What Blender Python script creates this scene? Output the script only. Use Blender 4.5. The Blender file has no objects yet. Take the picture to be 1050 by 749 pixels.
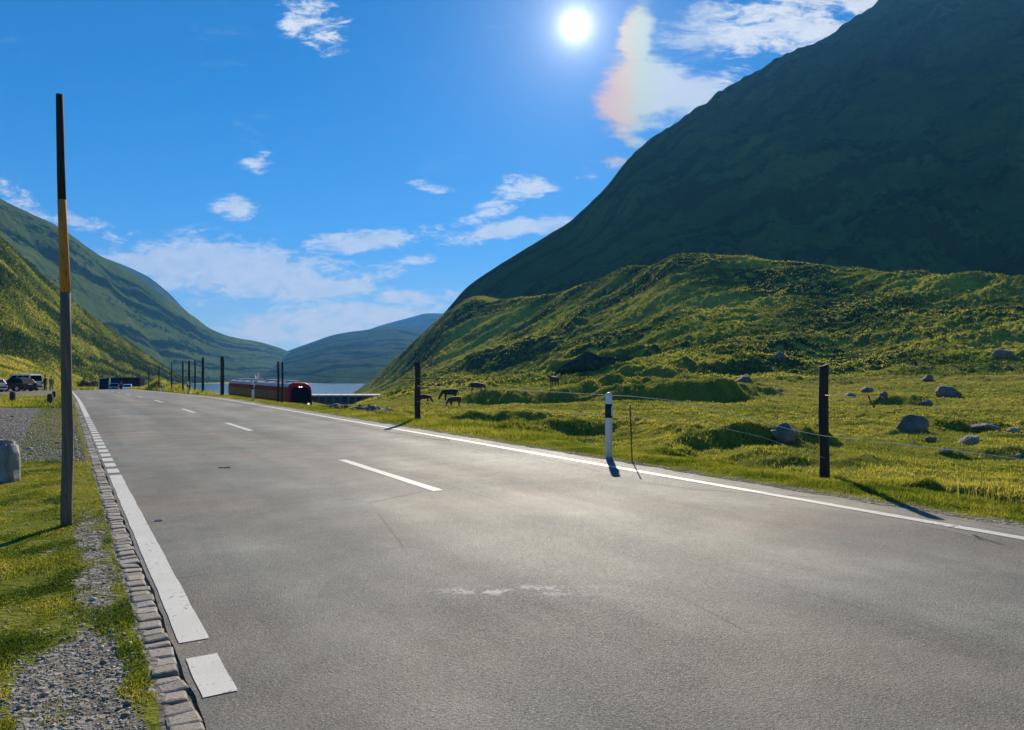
import bpy, bmesh, math, random
import numpy as np
from mathutils import Vector, Matrix, noise as mnoise

random.seed(7)
RNG = np.random.default_rng(11)
F = 764.0            # focal length in photo pixels (photo is 1050 wide)
CX, HY, EYE = 525.0, 381.0, 1.5
TH = math.atan2(CX - 67.0, F)            # heading of the road, left of the camera axis
UX, UY = -math.sin(TH), math.cos(TH)     # along the road
NX, NY = math.cos(TH), math.sin(TH)      # across the road, to the right
SUN_EL, SUN_AZ = math.radians(24.8), math.radians(4.87)   # azimuth right of +Y

scene = bpy.context.scene
COL = scene.collection

# ------------------------------------------------------------------ helpers
def sstep(a, b, x):
    t = np.clip((np.asarray(x, float) - a) / (b - a), 0, 1)
    return t * t * (3 - 2 * t)

def pchip(xk, yk, x):
    xk = np.asarray(xk, float); yk = np.asarray(yk, float)
    h = np.diff(xk); d = (np.diff(yk, axis=0).T / h).T
    m = np.zeros_like(yk)
    for i in range(1, len(xk) - 1):
        w1, w2 = 2 * h[i] + h[i - 1], h[i] + 2 * h[i - 1]
        a, b = d[i - 1], d[i]
        ok = (a * b) > 0
        with np.errstate(divide='ignore', invalid='ignore'):
            v = (w1 + w2) / (w1 / a + w2 / b)
        m[i] = np.where(ok, v, 0)
    m[0], m[-1] = d[0], d[-1]
    x = np.clip(x, xk[0], xk[-1])
    i = np.clip(np.searchsorted(xk, x) - 1, 0, len(xk) - 2)
    hh = h[i]; t = (x - xk[i]) / hh
    if yk.ndim > 1:
        t = t[:, None]; hh = hh[:, None]
    return ((2*t**3 - 3*t**2 + 1) * yk[i] + (t**3 - 2*t**2 + t) * hh * m[i]
            + (-2*t**3 + 3*t**2) * yk[i + 1] + (t**3 - t**2) * hh * m[i + 1])

def _hash(ix, iy, seed):
    with np.errstate(over='ignore'):
        h = (ix.astype(np.int64).astype(np.uint32) * np.uint32(374761393)
             + iy.astype(np.int64).astype(np.uint32) * np.uint32(668265263)
             + np.uint32((seed * 2246822519) & 0xffffffff))
        h = (h ^ (h >> np.uint32(13))) * np.uint32(1274126177)
        h = (h ^ (h >> np.uint32(15))) * np.uint32(2246822519)
        h = h ^ (h >> np.uint32(16))
    return h

def vnoise(x, y, seed=0):
    """gradient noise in about -1..1"""
    x = np.asarray(x, float); y = np.asarray(y, float)
    ix, iy = np.floor(x), np.floor(y)
    fx, fy = x - ix, y - iy
    u = fx*fx*fx*(fx*(fx*6-15)+10); v = fy*fy*fy*(fy*(fy*6-15)+10)
    def g(dx, dy):
        a = _hash(ix + dx, iy + dy, seed).astype(float) * (2*math.pi / 4294967296.0)
        return np.cos(a) * (fx - dx) + np.sin(a) * (fy - dy)
    a = g(0, 0) * (1-u) + g(1, 0) * u
    b = g(0, 1) * (1-u) + g(1, 1) * u
    return (a * (1-v) + b * v) * 1.5

def fbm(x, y, octv=4, seed=0, gain=.5, lac=2.03):
    s = 0; a = 1; t = 0
    for o in range(octv):
        s = s + a * vnoise(x, y, seed + o * 17); t += a
        a *= gain; x = x * lac + 3.7; y = y * lac - 1.3
    return s / t

def billow(x, y, octv=3, seed=0):
    s = 0; a = 1; t = 0
    for o in range(octv):
        s = s + a * np.abs(vnoise(x, y, seed + o * 31)); t += a
        a *= .5; x = x * 2.1 + 5.1; y = y * 2.1 + 9.2
    return s / t

def tag(o, label=None, cat=None, group=None, kind=None):
    for k, v in (('label', label), ('category', cat), ('group', group), ('kind', kind)):
        if v: o[k] = v
    return o

def empty(name, loc, rz=0.0):
    o = bpy.data.objects.new(name, None); COL.objects.link(o)
    o.location = loc; o.rotation_euler = (0, 0, rz); o.empty_display_size = .2
    return o

def mesh_np(name, verts, quads=None, tris=None, mat=None, smooth=False, parent=None, attrs=None):
    me = bpy.data.meshes.new(name)
    verts = np.asarray(verts, np.float32)
    nq = 0 if quads is None else len(quads); nt = 0 if tris is None else len(tris)
    me.vertices.add(len(verts)); me.vertices.foreach_set('co', verts.ravel())
    loops = []; starts = []; totals = []
    if nq: loops.append(np.asarray(quads, np.int32).ravel()); starts.append(np.arange(nq) * 4); totals.append(np.full(nq, 4))
    if nt: loops.append(np.asarray(tris, np.int32).ravel()); starts.append(nq * 4 + np.arange(nt) * 3); totals.append(np.full(nt, 3))
    loops = np.concatenate(loops); 
    me.loops.add(len(loops)); me.loops.foreach_set('vertex_index', loops)
    me.polygons.add(nq + nt)
    me.polygons.foreach_set('loop_start', np.concatenate(starts).astype(np.int32))
    try: me.polygons.foreach_set('loop_total', np.concatenate(totals).astype(np.int32))
    except Exception: pass
    if smooth: me.polygons.foreach_set('use_smooth', np.ones(nq + nt, bool))
    me.update(calc_edges=True)
    for k, arr in (attrs or {}).items():
        a = me.attributes.new(k, 'FLOAT', 'POINT'); a.data.foreach_set('value', np.asarray(arr, np.float32).ravel())
    me.validate()
    o = bpy.data.objects.new(name, me); COL.objects.link(o)
    if mat: me.materials.append(mat)
    if parent: o.parent = parent
    return o

def grid_quads(nr, nc):
    i = np.arange(nr - 1)[:, None] * nc + np.arange(nc - 1)[None, :]
    return np.stack([i, i + 1, i + nc + 1, i + nc], -1).reshape(-1, 4)

def obj_bm(name, bm, mat, parent=None, smooth=False, bevel=0, loc=None):
    bmesh.ops.recalc_face_normals(bm, faces=bm.faces)
    me = bpy.data.meshes.new(name); bm.to_mesh(me); bm.free()
    for p in me.polygons: p.use_smooth = smooth
    o = bpy.data.objects.new(name, me); COL.objects.link(o)
    if mat: me.materials.append(mat)
    if parent: o.parent = parent
    if loc: o.location = loc
    if bevel:
        m = o.modifiers.new('bevel', 'BEVEL'); m.width = bevel; m.segments = 2; m.limit_method = 'ANGLE'
    return o

def bm_box(bm, c, s, rot=None):
    r = bmesh.ops.create_cube(bm, size=1.0)
    M = Matrix.Translation(c) @ (rot or Matrix.Identity(4)) @ Matrix.Diagonal((s[0], s[1], s[2], 1))
    bmesh.ops.transform(bm, matrix=M, verts=r['verts'])
    return r['verts']

def bm_tube(bm, pts, r, seg=8, r2=None):
    pts = [Vector(p) for p in pts]; rings = []
    n = len(pts)
    for i, p in enumerate(pts):
        t = (pts[min(i + 1, n - 1)] - pts[max(i - 1, 0)]).normalized()
        a = t.orthogonal().normalized() if abs(t.z) < .9 else Vector((1, 0, 0)).cross(t).normalized()
        b = t.cross(a).normalized()
        rr = r if r2 is None else r + (r2 - r) * i / max(1, n - 1)
        rings.append([bm.verts.new(p + a * rr * math.cos(2*math.pi*k/seg) + b * rr * math.sin(2*math.pi*k/seg)) for k in range(seg)])
    for i in range(n - 1):
        for k in range(seg):
            bm.faces.new((rings[i][k], rings[i][(k+1) % seg], rings[i+1][(k+1) % seg], rings[i+1][k]))
    bm.faces.new(list(reversed(rings[0]))); bm.faces.new(rings[-1])

def prism(bm, poly, axis, a, b):
    """extrude a 2D polygon; axis 'x': poly is (y,z) from x=a to x=b; axis 'y': poly is (x,z)"""
    def P(p, t): return (t, p[0], p[1]) if axis == 'x' else (p[0], t, p[1])
    A = [bm.verts.new(P(p, a)) for p in poly]; B = [bm.verts.new(P(p, b)) for p in poly]
    n = len(poly)
    for i in range(n): bm.faces.new((A[i], A[(i+1) % n], B[(i+1) % n], B[i]))
    bm.faces.new(list(reversed(A))); bm.faces.new(B)

# ------------------------------------------------------------------ materials
class NT:
    def __init__(s, name):
        s.m = bpy.data.materials.new(name); s.m.use_nodes = True
        s.t = s.m.node_tree; s.n = s.t.nodes; s.l = s.t.links
        s.b = s.n['Principled BSDF']; s.out = s.n['Material Output']
    def node(s, kind, **kw):
        nd = s.n.new(kind)
        for k, v in kw.items(): setattr(nd, k, v)
        return nd
    def link(s, a, b): s.l.new(a, b)
    def setin(s, sock, v):
        if hasattr(v, 'is_output') or isinstance(v, bpy.types.NodeSocket): s.l.new(v, sock)
        else: sock.default_value = v
    def coord(s, scale=(1, 1, 1), out='Object'):
        tc = s.node('ShaderNodeTexCoord'); mp = s.node('ShaderNodeMapping')
        mp.inputs['Scale'].default_value = scale
        s.link(tc.outputs[out], mp.inputs['Vector']); return mp.outputs['Vector']
    def noise(s, vec, scale, detail=4, rough=.55, dist=0):
        nd = s.node('ShaderNodeTexNoise'); s.link(vec, nd.inputs['Vector'])
        nd.inputs['Scale'].default_value = scale; nd.inputs['Detail'].default_value = detail
        nd.inputs['Roughness'].default_value = rough; nd.inputs['Distortion'].default_value = dist
        return nd.outputs['Fac']
    def voro(s, vec, scale, feature='F1', out='Distance'):
        nd = s.node('ShaderNodeTexVoronoi', feature=feature); s.link(vec, nd.inputs['Vector'])
        nd.inputs['Scale'].default_value = scale; return nd.outputs[out]
    def ramp(s, fac, stops):
        nd = s.node('ShaderNodeValToRGB'); el = nd.color_ramp.elements
        while len(el) < len(stops): el.new(.5)
        for e, (p, c) in zip(el, stops):
            e.position = p; e.color = (*c, 1) if isinstance(c, tuple) else (c, c, c, 1)
        s.link(fac, nd.inputs['Fac']); return nd.outputs['Color']
    def mix(s, fac, a, b, mode='MIX'):
        nd = s.node('ShaderNodeMix', data_type='RGBA', blend_type=mode)
        s.setin(nd.inputs[0], fac)
        for sk, v in ((nd.inputs[6], a), (nd.inputs[7], b)):
            if isinstance(v, tuple) and len(v) == 3: v = (*v, 1)
            s.setin(sk, v)
        return nd.outputs[2]
    def math(s, op, a, b=0.0, c=None, clamp=False):
        nd = s.node('ShaderNodeMath', operation=op, use_clamp=clamp)
        s.setin(nd.inputs[0], a); s.setin(nd.inputs[1], b)
        if c is not None: s.setin(nd.inputs[2], c)
        return nd.outputs[0]
    def mapr(s, v, a, b, c=0.0, d=1.0):
        nd = s.node('ShaderNodeMapRange', interpolation_type='SMOOTHSTEP')
        s.setin(nd.inputs[0], v)
        for i, q in enumerate((a, b, c, d)): nd.inputs[i + 1].default_value = q
        return nd.outputs[0]
    def attr(s, name, out='Fac'):
        nd = s.node('ShaderNodeAttribute', attribute_name=name); return nd.outputs[out]
    def bump(s, h, strength=.5, dist=.02):
        nd = s.node('ShaderNodeBump'); s.link(h, nd.inputs['Height'])
        nd.inputs['Strength'].default_value = strength; nd.inputs['Distance'].default_value = dist
        s.link(nd.outputs[0], s.b.inputs['Normal']); return nd
    def base(s, c, rough=.8, metal=0, spec=.5):
        if isinstance(c, tuple): c = (*c, 1)
        s.setin(s.b.inputs['Base Color'], c); s.setin(s.b.inputs['Roughness'], rough)
        s.b.inputs['Metallic'].default_value = metal
        s.b.inputs['Specular IOR Level'].default_value = spec
        return s.m

def simple(name, c, rough=.6, metal=0, spec=.5, var=.15, scale=6, bump=0):
    t = NT(name); v = t.coord()
    n = t.noise(v, scale, 5)
    lo = tuple(x * (1 - var) for x in c); hi = tuple(min(1, x * (1 + var)) for x in c)
    m = t.base(t.ramp(n, [(.3, lo), (.7, hi)]), rough, metal, spec)
    if bump: t.bump(t.noise(v, scale * 6, 4), bump, .02)
    return m

# --------------------------------------------------- road profile and ground
_us = np.arange(-60, 420, .5)
_sl = pchip([-60, 36, 52, 100, 125, 160, 420], [0, 0, -.0125, -.014, -.021, -.034, -.034], _us)
_zr = np.cumsum(_sl) * .5; _zr -= np.interp(0, _us, _zr)
def zroad(u): return np.interp(u, _us, _zr)
def P(n, u, dz=0.0):
    return Vector((n * NX + u * UX, n * NY + u * UY, float(zroad(u)) + dz))
def nu(x, y): return x * NX + y * NY, x * UX + y * UY
def Yp(y, d): return (d, EYE - (y - HY) * d / F)
def crest(lst, drop=9):
    d, z = lst[-1]
    return lst + [(d * 1.12, z - drop * .35), (d * 1.3, z - drop), (760, z - drop - 6)]
def Zs(*a): return list(a)

TAB = {
 -650: [(1,0),(25,0),(50,1),(90,8),(150,30),(250,70),(760,200)],
 -250: [(1,0),(35,0),(70,-.3),(100,1.5),(140,9),(220,34),(760,150)],
 -60:  [(1,0),(40,0),(84,-.72),(100,-.2),Yp(386,120),Yp(372,145),Yp(356,170),Yp(338,205),(760,60)],
 0:    [(1,0),(40,0),(84,-.72),Yp(399.5,100),Yp(394,115),Yp(384,140),Yp(374,160),Yp(362,185),Yp(350,215),(760,30)],
 40:   [(1,0),(40,0),(84,-.70),Yp(400,100),Yp(396,120),Yp(389,150),Yp(380,180),Yp(370,220),(760,20)],
 70:   [(1,0),(40,0),(84,-.60),Yp(399.3,108),Yp(397,135),Yp(392,170),Yp(386,210),Yp(380,260),(760,5)],
 92:   [(1,0),(42,0),(84,-.52),(112,-1.05),(150,-2.1),Yp(397,180),Yp(393,240),Yp(388,320),(760,-4)],
 115:  [(1,0),(42,-.03),(84,-.56),(112,-1.08),(150,-2.3),(200,-4),(300,-6),(760,-12)],
 150:  [(1,0),(40,0),(60,-.25),(83,-.6),(112,-1.2),(150,-3),(250,-8),(760,-14)],
 220:  [(1,0),(35,0),(45,-.04),(50,-.28),(60,-1.0),(80,-2.2),(105,-3.35),(125,-3.4),(200,-7),(480,-14.5),(760,-15)],
 300:  [(1,0),(29.8,0),(32.5,-.13),(36,-.38),(45,-1.3),(62,-2.9),(80,-3.4),(125,-3.4),(200,-8),(300,-13),(480,-16),(760,-16)],
 352:  [(1,0),(20,0),(24.5,-.01),(28,-.16),Yp(421.2,36),Yp(420,60),Yp(418,120),Yp(416.5,200),(300,-13),(480,-16),(760,-16)],
 376:  [(1,0),(18,0),(26,-.1),Yp(421,36),Yp(415.5,80),Yp(412.5,140),Yp(410,200),Yp(407.5,280),Yp(402,380),Yp(393.5,480),(600,-12),(760,-15)],
 400:  crest([(1,0),(16,0),(24,-.1),Yp(425,34),Yp(417,60),Yp(411.5,100),Yp(407,160),Yp(402,240),Yp(393,330),Yp(373.5,455)],14),
 430:  crest([(1,0),(16,0),(20.5,-.05),(23,-.126),Yp(427,30),Yp(416,60),Yp(409.5,90),Yp(403.5,125),Yp(398,170),Yp(390,230),Yp(376,310),Yp(346.5,430)],14),
 455:  crest([(1,0),(15,0),(21,-.05),Yp(426,32),Yp(414,68),Yp(406,100),Yp(399,135),Yp(392,180),Yp(380,250),Yp(325,415)],12),
 490:  crest([(1,0),(14,0),(19,-.02),Yp(430,28),Yp(418,52),Yp(408,85),Yp(400,118),Yp(394,150),Yp(384,200),Yp(362,265),Yp(308,385)],10),
 540:  crest([(1,0),(13,0),(17,-.03),Yp(434,24),Yp(421,40),Yp(411,68),Yp(401,100),Yp(393,130),Yp(384,165),Yp(368,210),Yp(344,265),Yp(308,340)],8),
 600:  crest([(1,0),(12.3,0),(14.2,-.05),(15.5,-.12),Yp(442,20),Yp(427,30),Yp(417,45),Yp(407,68),Yp(398,92),Yp(388,122),Yp(377,155),Yp(356,190),Yp(325,240),Yp(293.5,305)],8),
 650:  crest([(1,0),(11.8,0),(13.4,-.05),(14.6,-.13),Yp(445,19),Yp(430,28),Yp(418,42),Yp(408,65),Yp(398,88),Yp(386,112),Yp(374,140),Yp(348,180),Yp(310,228),Yp(276,285)],8),
 700:  crest([(1,0),(11.2,0),(12.6,-.06),(13.8,-.14),Yp(455,15.5),Yp(432,25),Yp(420,38),Yp(411,56),Yp(403,74),Yp(392,95),Yp(380,120),Yp(365,140),Yp(335,170),Yp(300,208),Yp(262.5,258)],8),
 770:  crest([(1,0),(10,0),(11.3,-.06),(12.4,-.15),Yp(462,14),Yp(438,22),Yp(425,34),Yp(413,52),Yp(404,70),Yp(395,90),Yp(381,115),Yp(355,145),Yp(320,180),Yp(290,210),Yp(267.5,245)],8),
 850:  crest([(1,0),(9,0),(10,-.06),(11,-.152),Yp(483,12.2),Yp(465,14),Yp(447,19),Yp(432,29),Yp(420,44),Yp(410,63),Yp(402,82),Yp(391,103),Yp(375,125),Yp(350,148),Yp(310,185),Yp(273,228)],8),
 930:  crest([(1,0),(8.2,0),(9.3,-.07),Yp(500,10.4),Yp(480,12.6),Yp(458,17),Yp(438,26),Yp(423,40),Yp(411,60),Yp(402,78),Yp(388,100),Yp(368,122),Yp(340,145),Yp(308,172),Yp(279.5,208)],8),
 1000: crest([(1,0),(7.5,0),(8.5,-.07),(9.5,-.2),Yp(503,10.6),Yp(488,12),Yp(465,16.5),Yp(444,25),Yp(426,39),Yp(412,58),Yp(402,76),Yp(386,98),Yp(364,120),Yp(338,140),Yp(310,162),Yp(284.5,192)],8),
 1060: crest([(1,0),(7.0,0),(7.9,-.09),(9.0,-.24),Yp(507,10.4),Yp(492,11.7),Yp(468,16),Yp(446,24),Yp(427,38),Yp(412,58),Yp(401,76),Yp(384,98),Yp(360,120),Yp(335,138),Yp(310,156),Yp(290.5,180)],8),
 1250: [(1,0),(6,0),(8,-.15),(12,-.25),(25,-.6),(45,-.9),(70,-.4),(100,2.5),(130,8),(160,15),(200,22),(760,24)],
 1650: [(1,0),(4,0),(8,-.15),(20,-.5),(40,0),(70,4),(110,13),(160,24),(760,30)],
}
_pxk = sorted(TAB)
_ld = np.linspace(0, math.log(760), 900)
_pxf = np.arange(-650, 1651, 5.0)
_cols = np.array([pchip(np.log([max(q[0], 1.0) for q in TAB[p]]), [q[1] for q in TAB[p]], _ld) for p in _pxk])
_ZT = pchip(_pxk, _cols, _pxf)          # [px, ld]
def ztab(px, d):
    a = np.clip((px - _pxf[0]) / 5.0, 0, len(_pxf) - 1.001); b = np.clip(np.log(np.maximum(d, 1.0)) / (_ld[1]), 0, len(_ld) - 1.001)
    i, j = a.astype(int), b.astype(int); fa, fb = a - i, b - j
    return (_ZT[i, j]*(1-fa)*(1-fb) + _ZT[i+1, j]*fa*(1-fb) + _ZT[i, j+1]*(1-fa)*fb + _ZT[i+1, j+1]*fa*fb)

def bell(px, a, b, soft): return sstep(a - soft, a + soft, px) * (1 - sstep(b - soft, b + soft, px))

def ground_parts(x, y):
    x = np.atleast_1d(np.asarray(x, float)); y = np.atleast_1d(np.asarray(y, float))
    y = np.maximum(y, .8)
    d = y; px = CX + F * x / d
    n, u = nu(x, y)
    z = ztab(px, d)
    right = sstep(8.9, 10.2, n)
    left = 1 - sstep(-1.5, -.2, n)
    far = sstep(75, 125, d)
    # ---- meadow tussocks
    t1 = .62 - billow(x / 1.25, y / 1.1, 3, 3); t2 = fbm(x / 5.5, y / 6.5, 3, 9); t3 = fbm(x / 19., y / 23., 2, 21)
    mead = (.17 + .32 * sstep(12, 40, d)) * (t1 - .3) + .30 * t2 + .35 * t3 * sstep(20, 50, d)
    # ---- scarps that face the viewer
    w = fbm(px / 110., d * 0 + 2.2, 2, 5)
    def scarp(a, b, soft, d0, width, h, back, wob):
        out = np.zeros_like(d)
        m = (px > a - 3 * soft - 30) & (px < b + 3 * soft + 30) & (d > d0 - 4 * wob - 5 * width - 1) & (d < d0 + back + 4 * wob + 5 * width)
        if not m.any(): return out
        X_, Y_, p_, d_ = x[m], y[m], px[m], d[m]
        sc = d0 / F
        dd = d_ - d0 - .9 * wob * w[m] - .55 * width * fbm(X_ / (42 * sc), Y_ / (90 * sc), 3, 77)
        e = fbm(X_ / (26 * sc), Y_ / (60 * sc), 4, int(a * 7 + d0)); width = width * 1.9
        hh = h * np.clip(1.0 + .45 * e, 0, 1.5)
        out[m] = bell(p_ + 60 * fbm(X_ / (60 * sc), Y_ / (60 * sc), 3, 8), a, b, soft * 1.4) * hh * (sstep(-width, width * .25, dd) * (1 - .95*sstep(-width * .2, back, dd)) - .45 * bell(dd, -2.6 * width, -.5 * width, width*.9))
        return out
    z_s = (scarp(705, 835, 18, 16.2, .34, .34, 9, 1.1)
           + scarp(545, 640, 20, 21.0, .45, .30, 6, 1.2) + scarp(470, 560, 20, 25., .5, .32, 8, 1.5)
           + scarp(615, 765, 28, 62, 1.5, 1.45, 34, 6) + scarp(470, 625, 25, 66, 1.6, .9, 20, 7)
           + scarp(700, 800, 22, 116, 2.5, 1.3, 25, 7) + scarp(575, 640, 9, 142, 1.6, 2.6, 26, 2)
           + scarp(640, 700, 14, 108, 2., 1.5, 20, 5) + scarp(880, 960, 20, 52, .9, .5, 9, 5)
           + scarp(930, 1050, 30, 27, .5, .22, 8, 3) + scarp(640, 700, 14, 13.9, .25, .18, 3, .5)
           + scarp(985, 1070, 20, 16.5, .3, .16, 4, 1) + scarp(490, 575, 22, 215, 9, 4., 50, 14))
    # ---- roadside ditch with a broken lip
    k = fbm(u / 2.6, n * 0 + .3, 3, 41)
    dm = sstep(-.12, .28, k) * sstep(0, 4, u) * (1 - sstep(30, 40, u))
    nn = n + .18 * fbm(x / .7, y / .7, 3, 61)
    dit = dm * (-.26 * np.exp(-((nn - 9.55) / .22) ** 2) + .17 * sstep(9.62, 9.85, nn) * (1 - sstep(10.2, 12.2, nn)))
    hole = -.75 * np.exp(-(((n - 10.4) / .55) ** 2 + ((u - 4.95) / .55) ** 2))
    # ---- heath clumps on the hillside
    warp = 3.0 * fbm(x / 30., y / 30., 2, 70)
    h1 = .5 - billow((x + warp) / 4.4, (y + warp) / 3.4, 3, 101)
    h2 = fbm((x * .9 + y * .45) / 24., (y * .9 - x * .45) / 11., 4, 130); h3 = fbm((x * .8 + y * .6) / 60., (y * .8 - x * .6) / 26., 3, 150)
    hs = .5 - billow((x - warp) / 2.1, (y + warp) / 1.7, 3, 171)
    hn = 1.3 * h1 + 1.25 * hs * (.35 + sstep(-.25, .3, h2)) + 1.15 * h2 + 1.5 * h3 * sstep(110, 200, d)
    h1 = h1 + .5 * hs
    hillm = far * sstep(362, 420, px)
    hn = hn * (1 - .35 * sstep(300, 480, d))
    # ---- left meadow
    lf = .05 * fbm(x / .8, y / .8, 3, 200) + .03 * fbm(x / .16, y / .16, 2, 230) * (1 - sstep(8, 16, d))
    lhill = .9 * fbm(x / 14, y / 14, 4, 210) * sstep(95, 150, d)
    mound = 1.25 * np.exp(-((px - 163) / 15.) ** 2 - ((d - 88) / 15.) ** 2) + .7 * np.exp(-((px - 185) / 14.) ** 2 - ((d - 68) / 10.) ** 2)
    midl = (1 - sstep(360, 376, px)) * sstep(8.6, 10, n)
    gravel = bell(px, -400, 118, 8) * bell(d, 12.0, 30.5, .7) * left + bell(px, -600, 95, 6) * bell(d, 45, 98, 4) * left
    z = z + right * (1 - hillm) * (1 - .6*midl) * mead + right * z_s + right * (dit + hole * 1) + hillm * right * hn
    z = z + left * ((lf * (1 - .8 * np.clip(gravel, 0, 1))) + lhill) + mound * sstep(8.4, 9.6, n) * (1-sstep(200,260,px))
    verge = sstep(8.0, 8.5, n) * (1 - sstep(9.2, 9.9, n))
    z = z + verge * (.0 + .05 * fbm(x / .5, y / .5, 3, 300))
    # ---- bed under the road and its edges
    zr = zroad(u)
    wr = sstep(-3.5, .1, n) * (1 - sstep(8.1, 11.0, n)) * (1 - sstep(210, 260, u))
    z0 = z
    z = z * (1 - wr) + (zr + (z - ztab(px, d))) * wr
    bed = sstep(.38, .46, n) * (1 - sstep(7.82, 8.06, n)) * (1 - sstep(225, 235, u))
    z = z * (1 - bed) + (zr - .014) * bed
    return z, dict(d=d, px=px, n=n, u=u, gravel=np.clip(gravel, 0, 1), t1=t1, h1=h1, hillm=hillm, left=left)

def gz(x, y): return float(ground_parts(x, y)[0][0])
def at(px, d, dz=0.0):
    x = (px - CX) / F * d
    return Vector((x, d, gz(x, d) + dz))

# ------------------------------------------------------------------ surface materials
def ground_material(name, hill=False):
    t = NT(name); v = t.coord()
    big = t.noise(v, .035 if hill else .05, 4, .6); mid = t.noise(v, .28, 5, .62); fine = t.noise(v, 3.2, 5, .65)
    fac = t.math('ADD', t.math('MULTIPLY', big, .55), t.math('ADD', t.math('MULTIPLY', mid, .35), t.math('MULTIPLY', fine, .3)))
    if hill:
        c = t.ramp(fac, [(.42, (.050, .092, .012)), (.50, (.165, .215, .022)), (.57, (.36, .345, .036)), (.68, (.46, .39, .065))])
        heath = t.mapr(t.math('ADD', t.attr('clump'), t.math('MULTIPLY', t.noise(v, .6, 4), .55)), .50, .78)
        heath = t.math('MULTIPLY', heath, t.mapr(t.noise(v, .03, 4), .36, .58))
        c = t.mix(heath, c, t.ramp(fine, [(.3, (.020, .046, .014)), (.7, (.055, .100, .024))]))
        rock = t.mapr(t.noise(v, .9, 5, .6), .76, .80)
        rock = t.math('MULTIPLY', rock, t.mapr(t.noise(v, .05, 2), .5, .6))
        c = t.mix(rock, c, (.17, .16, .15))
    else:
        c = t.ramp(fac, [(.40, (.075, .105, .016)), (.53, (.170, .190, .030)), (.64, (.27, .245, .045)), (.76, (.33, .27, .075))])
        c = t.mix(t.mapr(fine, .62, .74), c, (.05, .035, .018))
    # gravel and bare places
    g1 = t.voro(v, 26., out='Color'); sep = t.node('ShaderNodeSeparateColor'); t.link(g1, sep.inputs[0])
    gcol = t.ramp(sep.outputs[0], [(0., (.15, .132, .105)), (.5, (.28, .25, .205)), (1., (.44, .40, .335))])
    gcol = t.mix(t.mapr(t.noise(v, 1.1, 4), .52, .72), gcol, (.17, .145, .11))
    gm = t.mapr(t.math('ADD', t.attr('gravel'), t.math('MULTIPLY', t.math('SUBTRACT', t.noise(v, 2.3, 5), .5), .9)), .42, .58)
    c = t.mix(gm, c, gcol)
    c = t.mix(t.attr('track'), c, t.ramp(fine, [(.3, (.20, .16, .10)), (.7, (.33, .28, .19))]))
    t.base(c, 1.0, 0, .0)
    hgt = t.math('ADD', t.math('MULTIPLY', t.noise(v, 7., 6, .7), 1.), t.math('MULTIPLY', t.voro(v, 24.), .22))
    t.bump(hgt, .8, .12 if hill else .07)
    return t.m

M_ground = ground_material('meadow_turf')
M_hill = ground_material('heath_slope', True)

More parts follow.
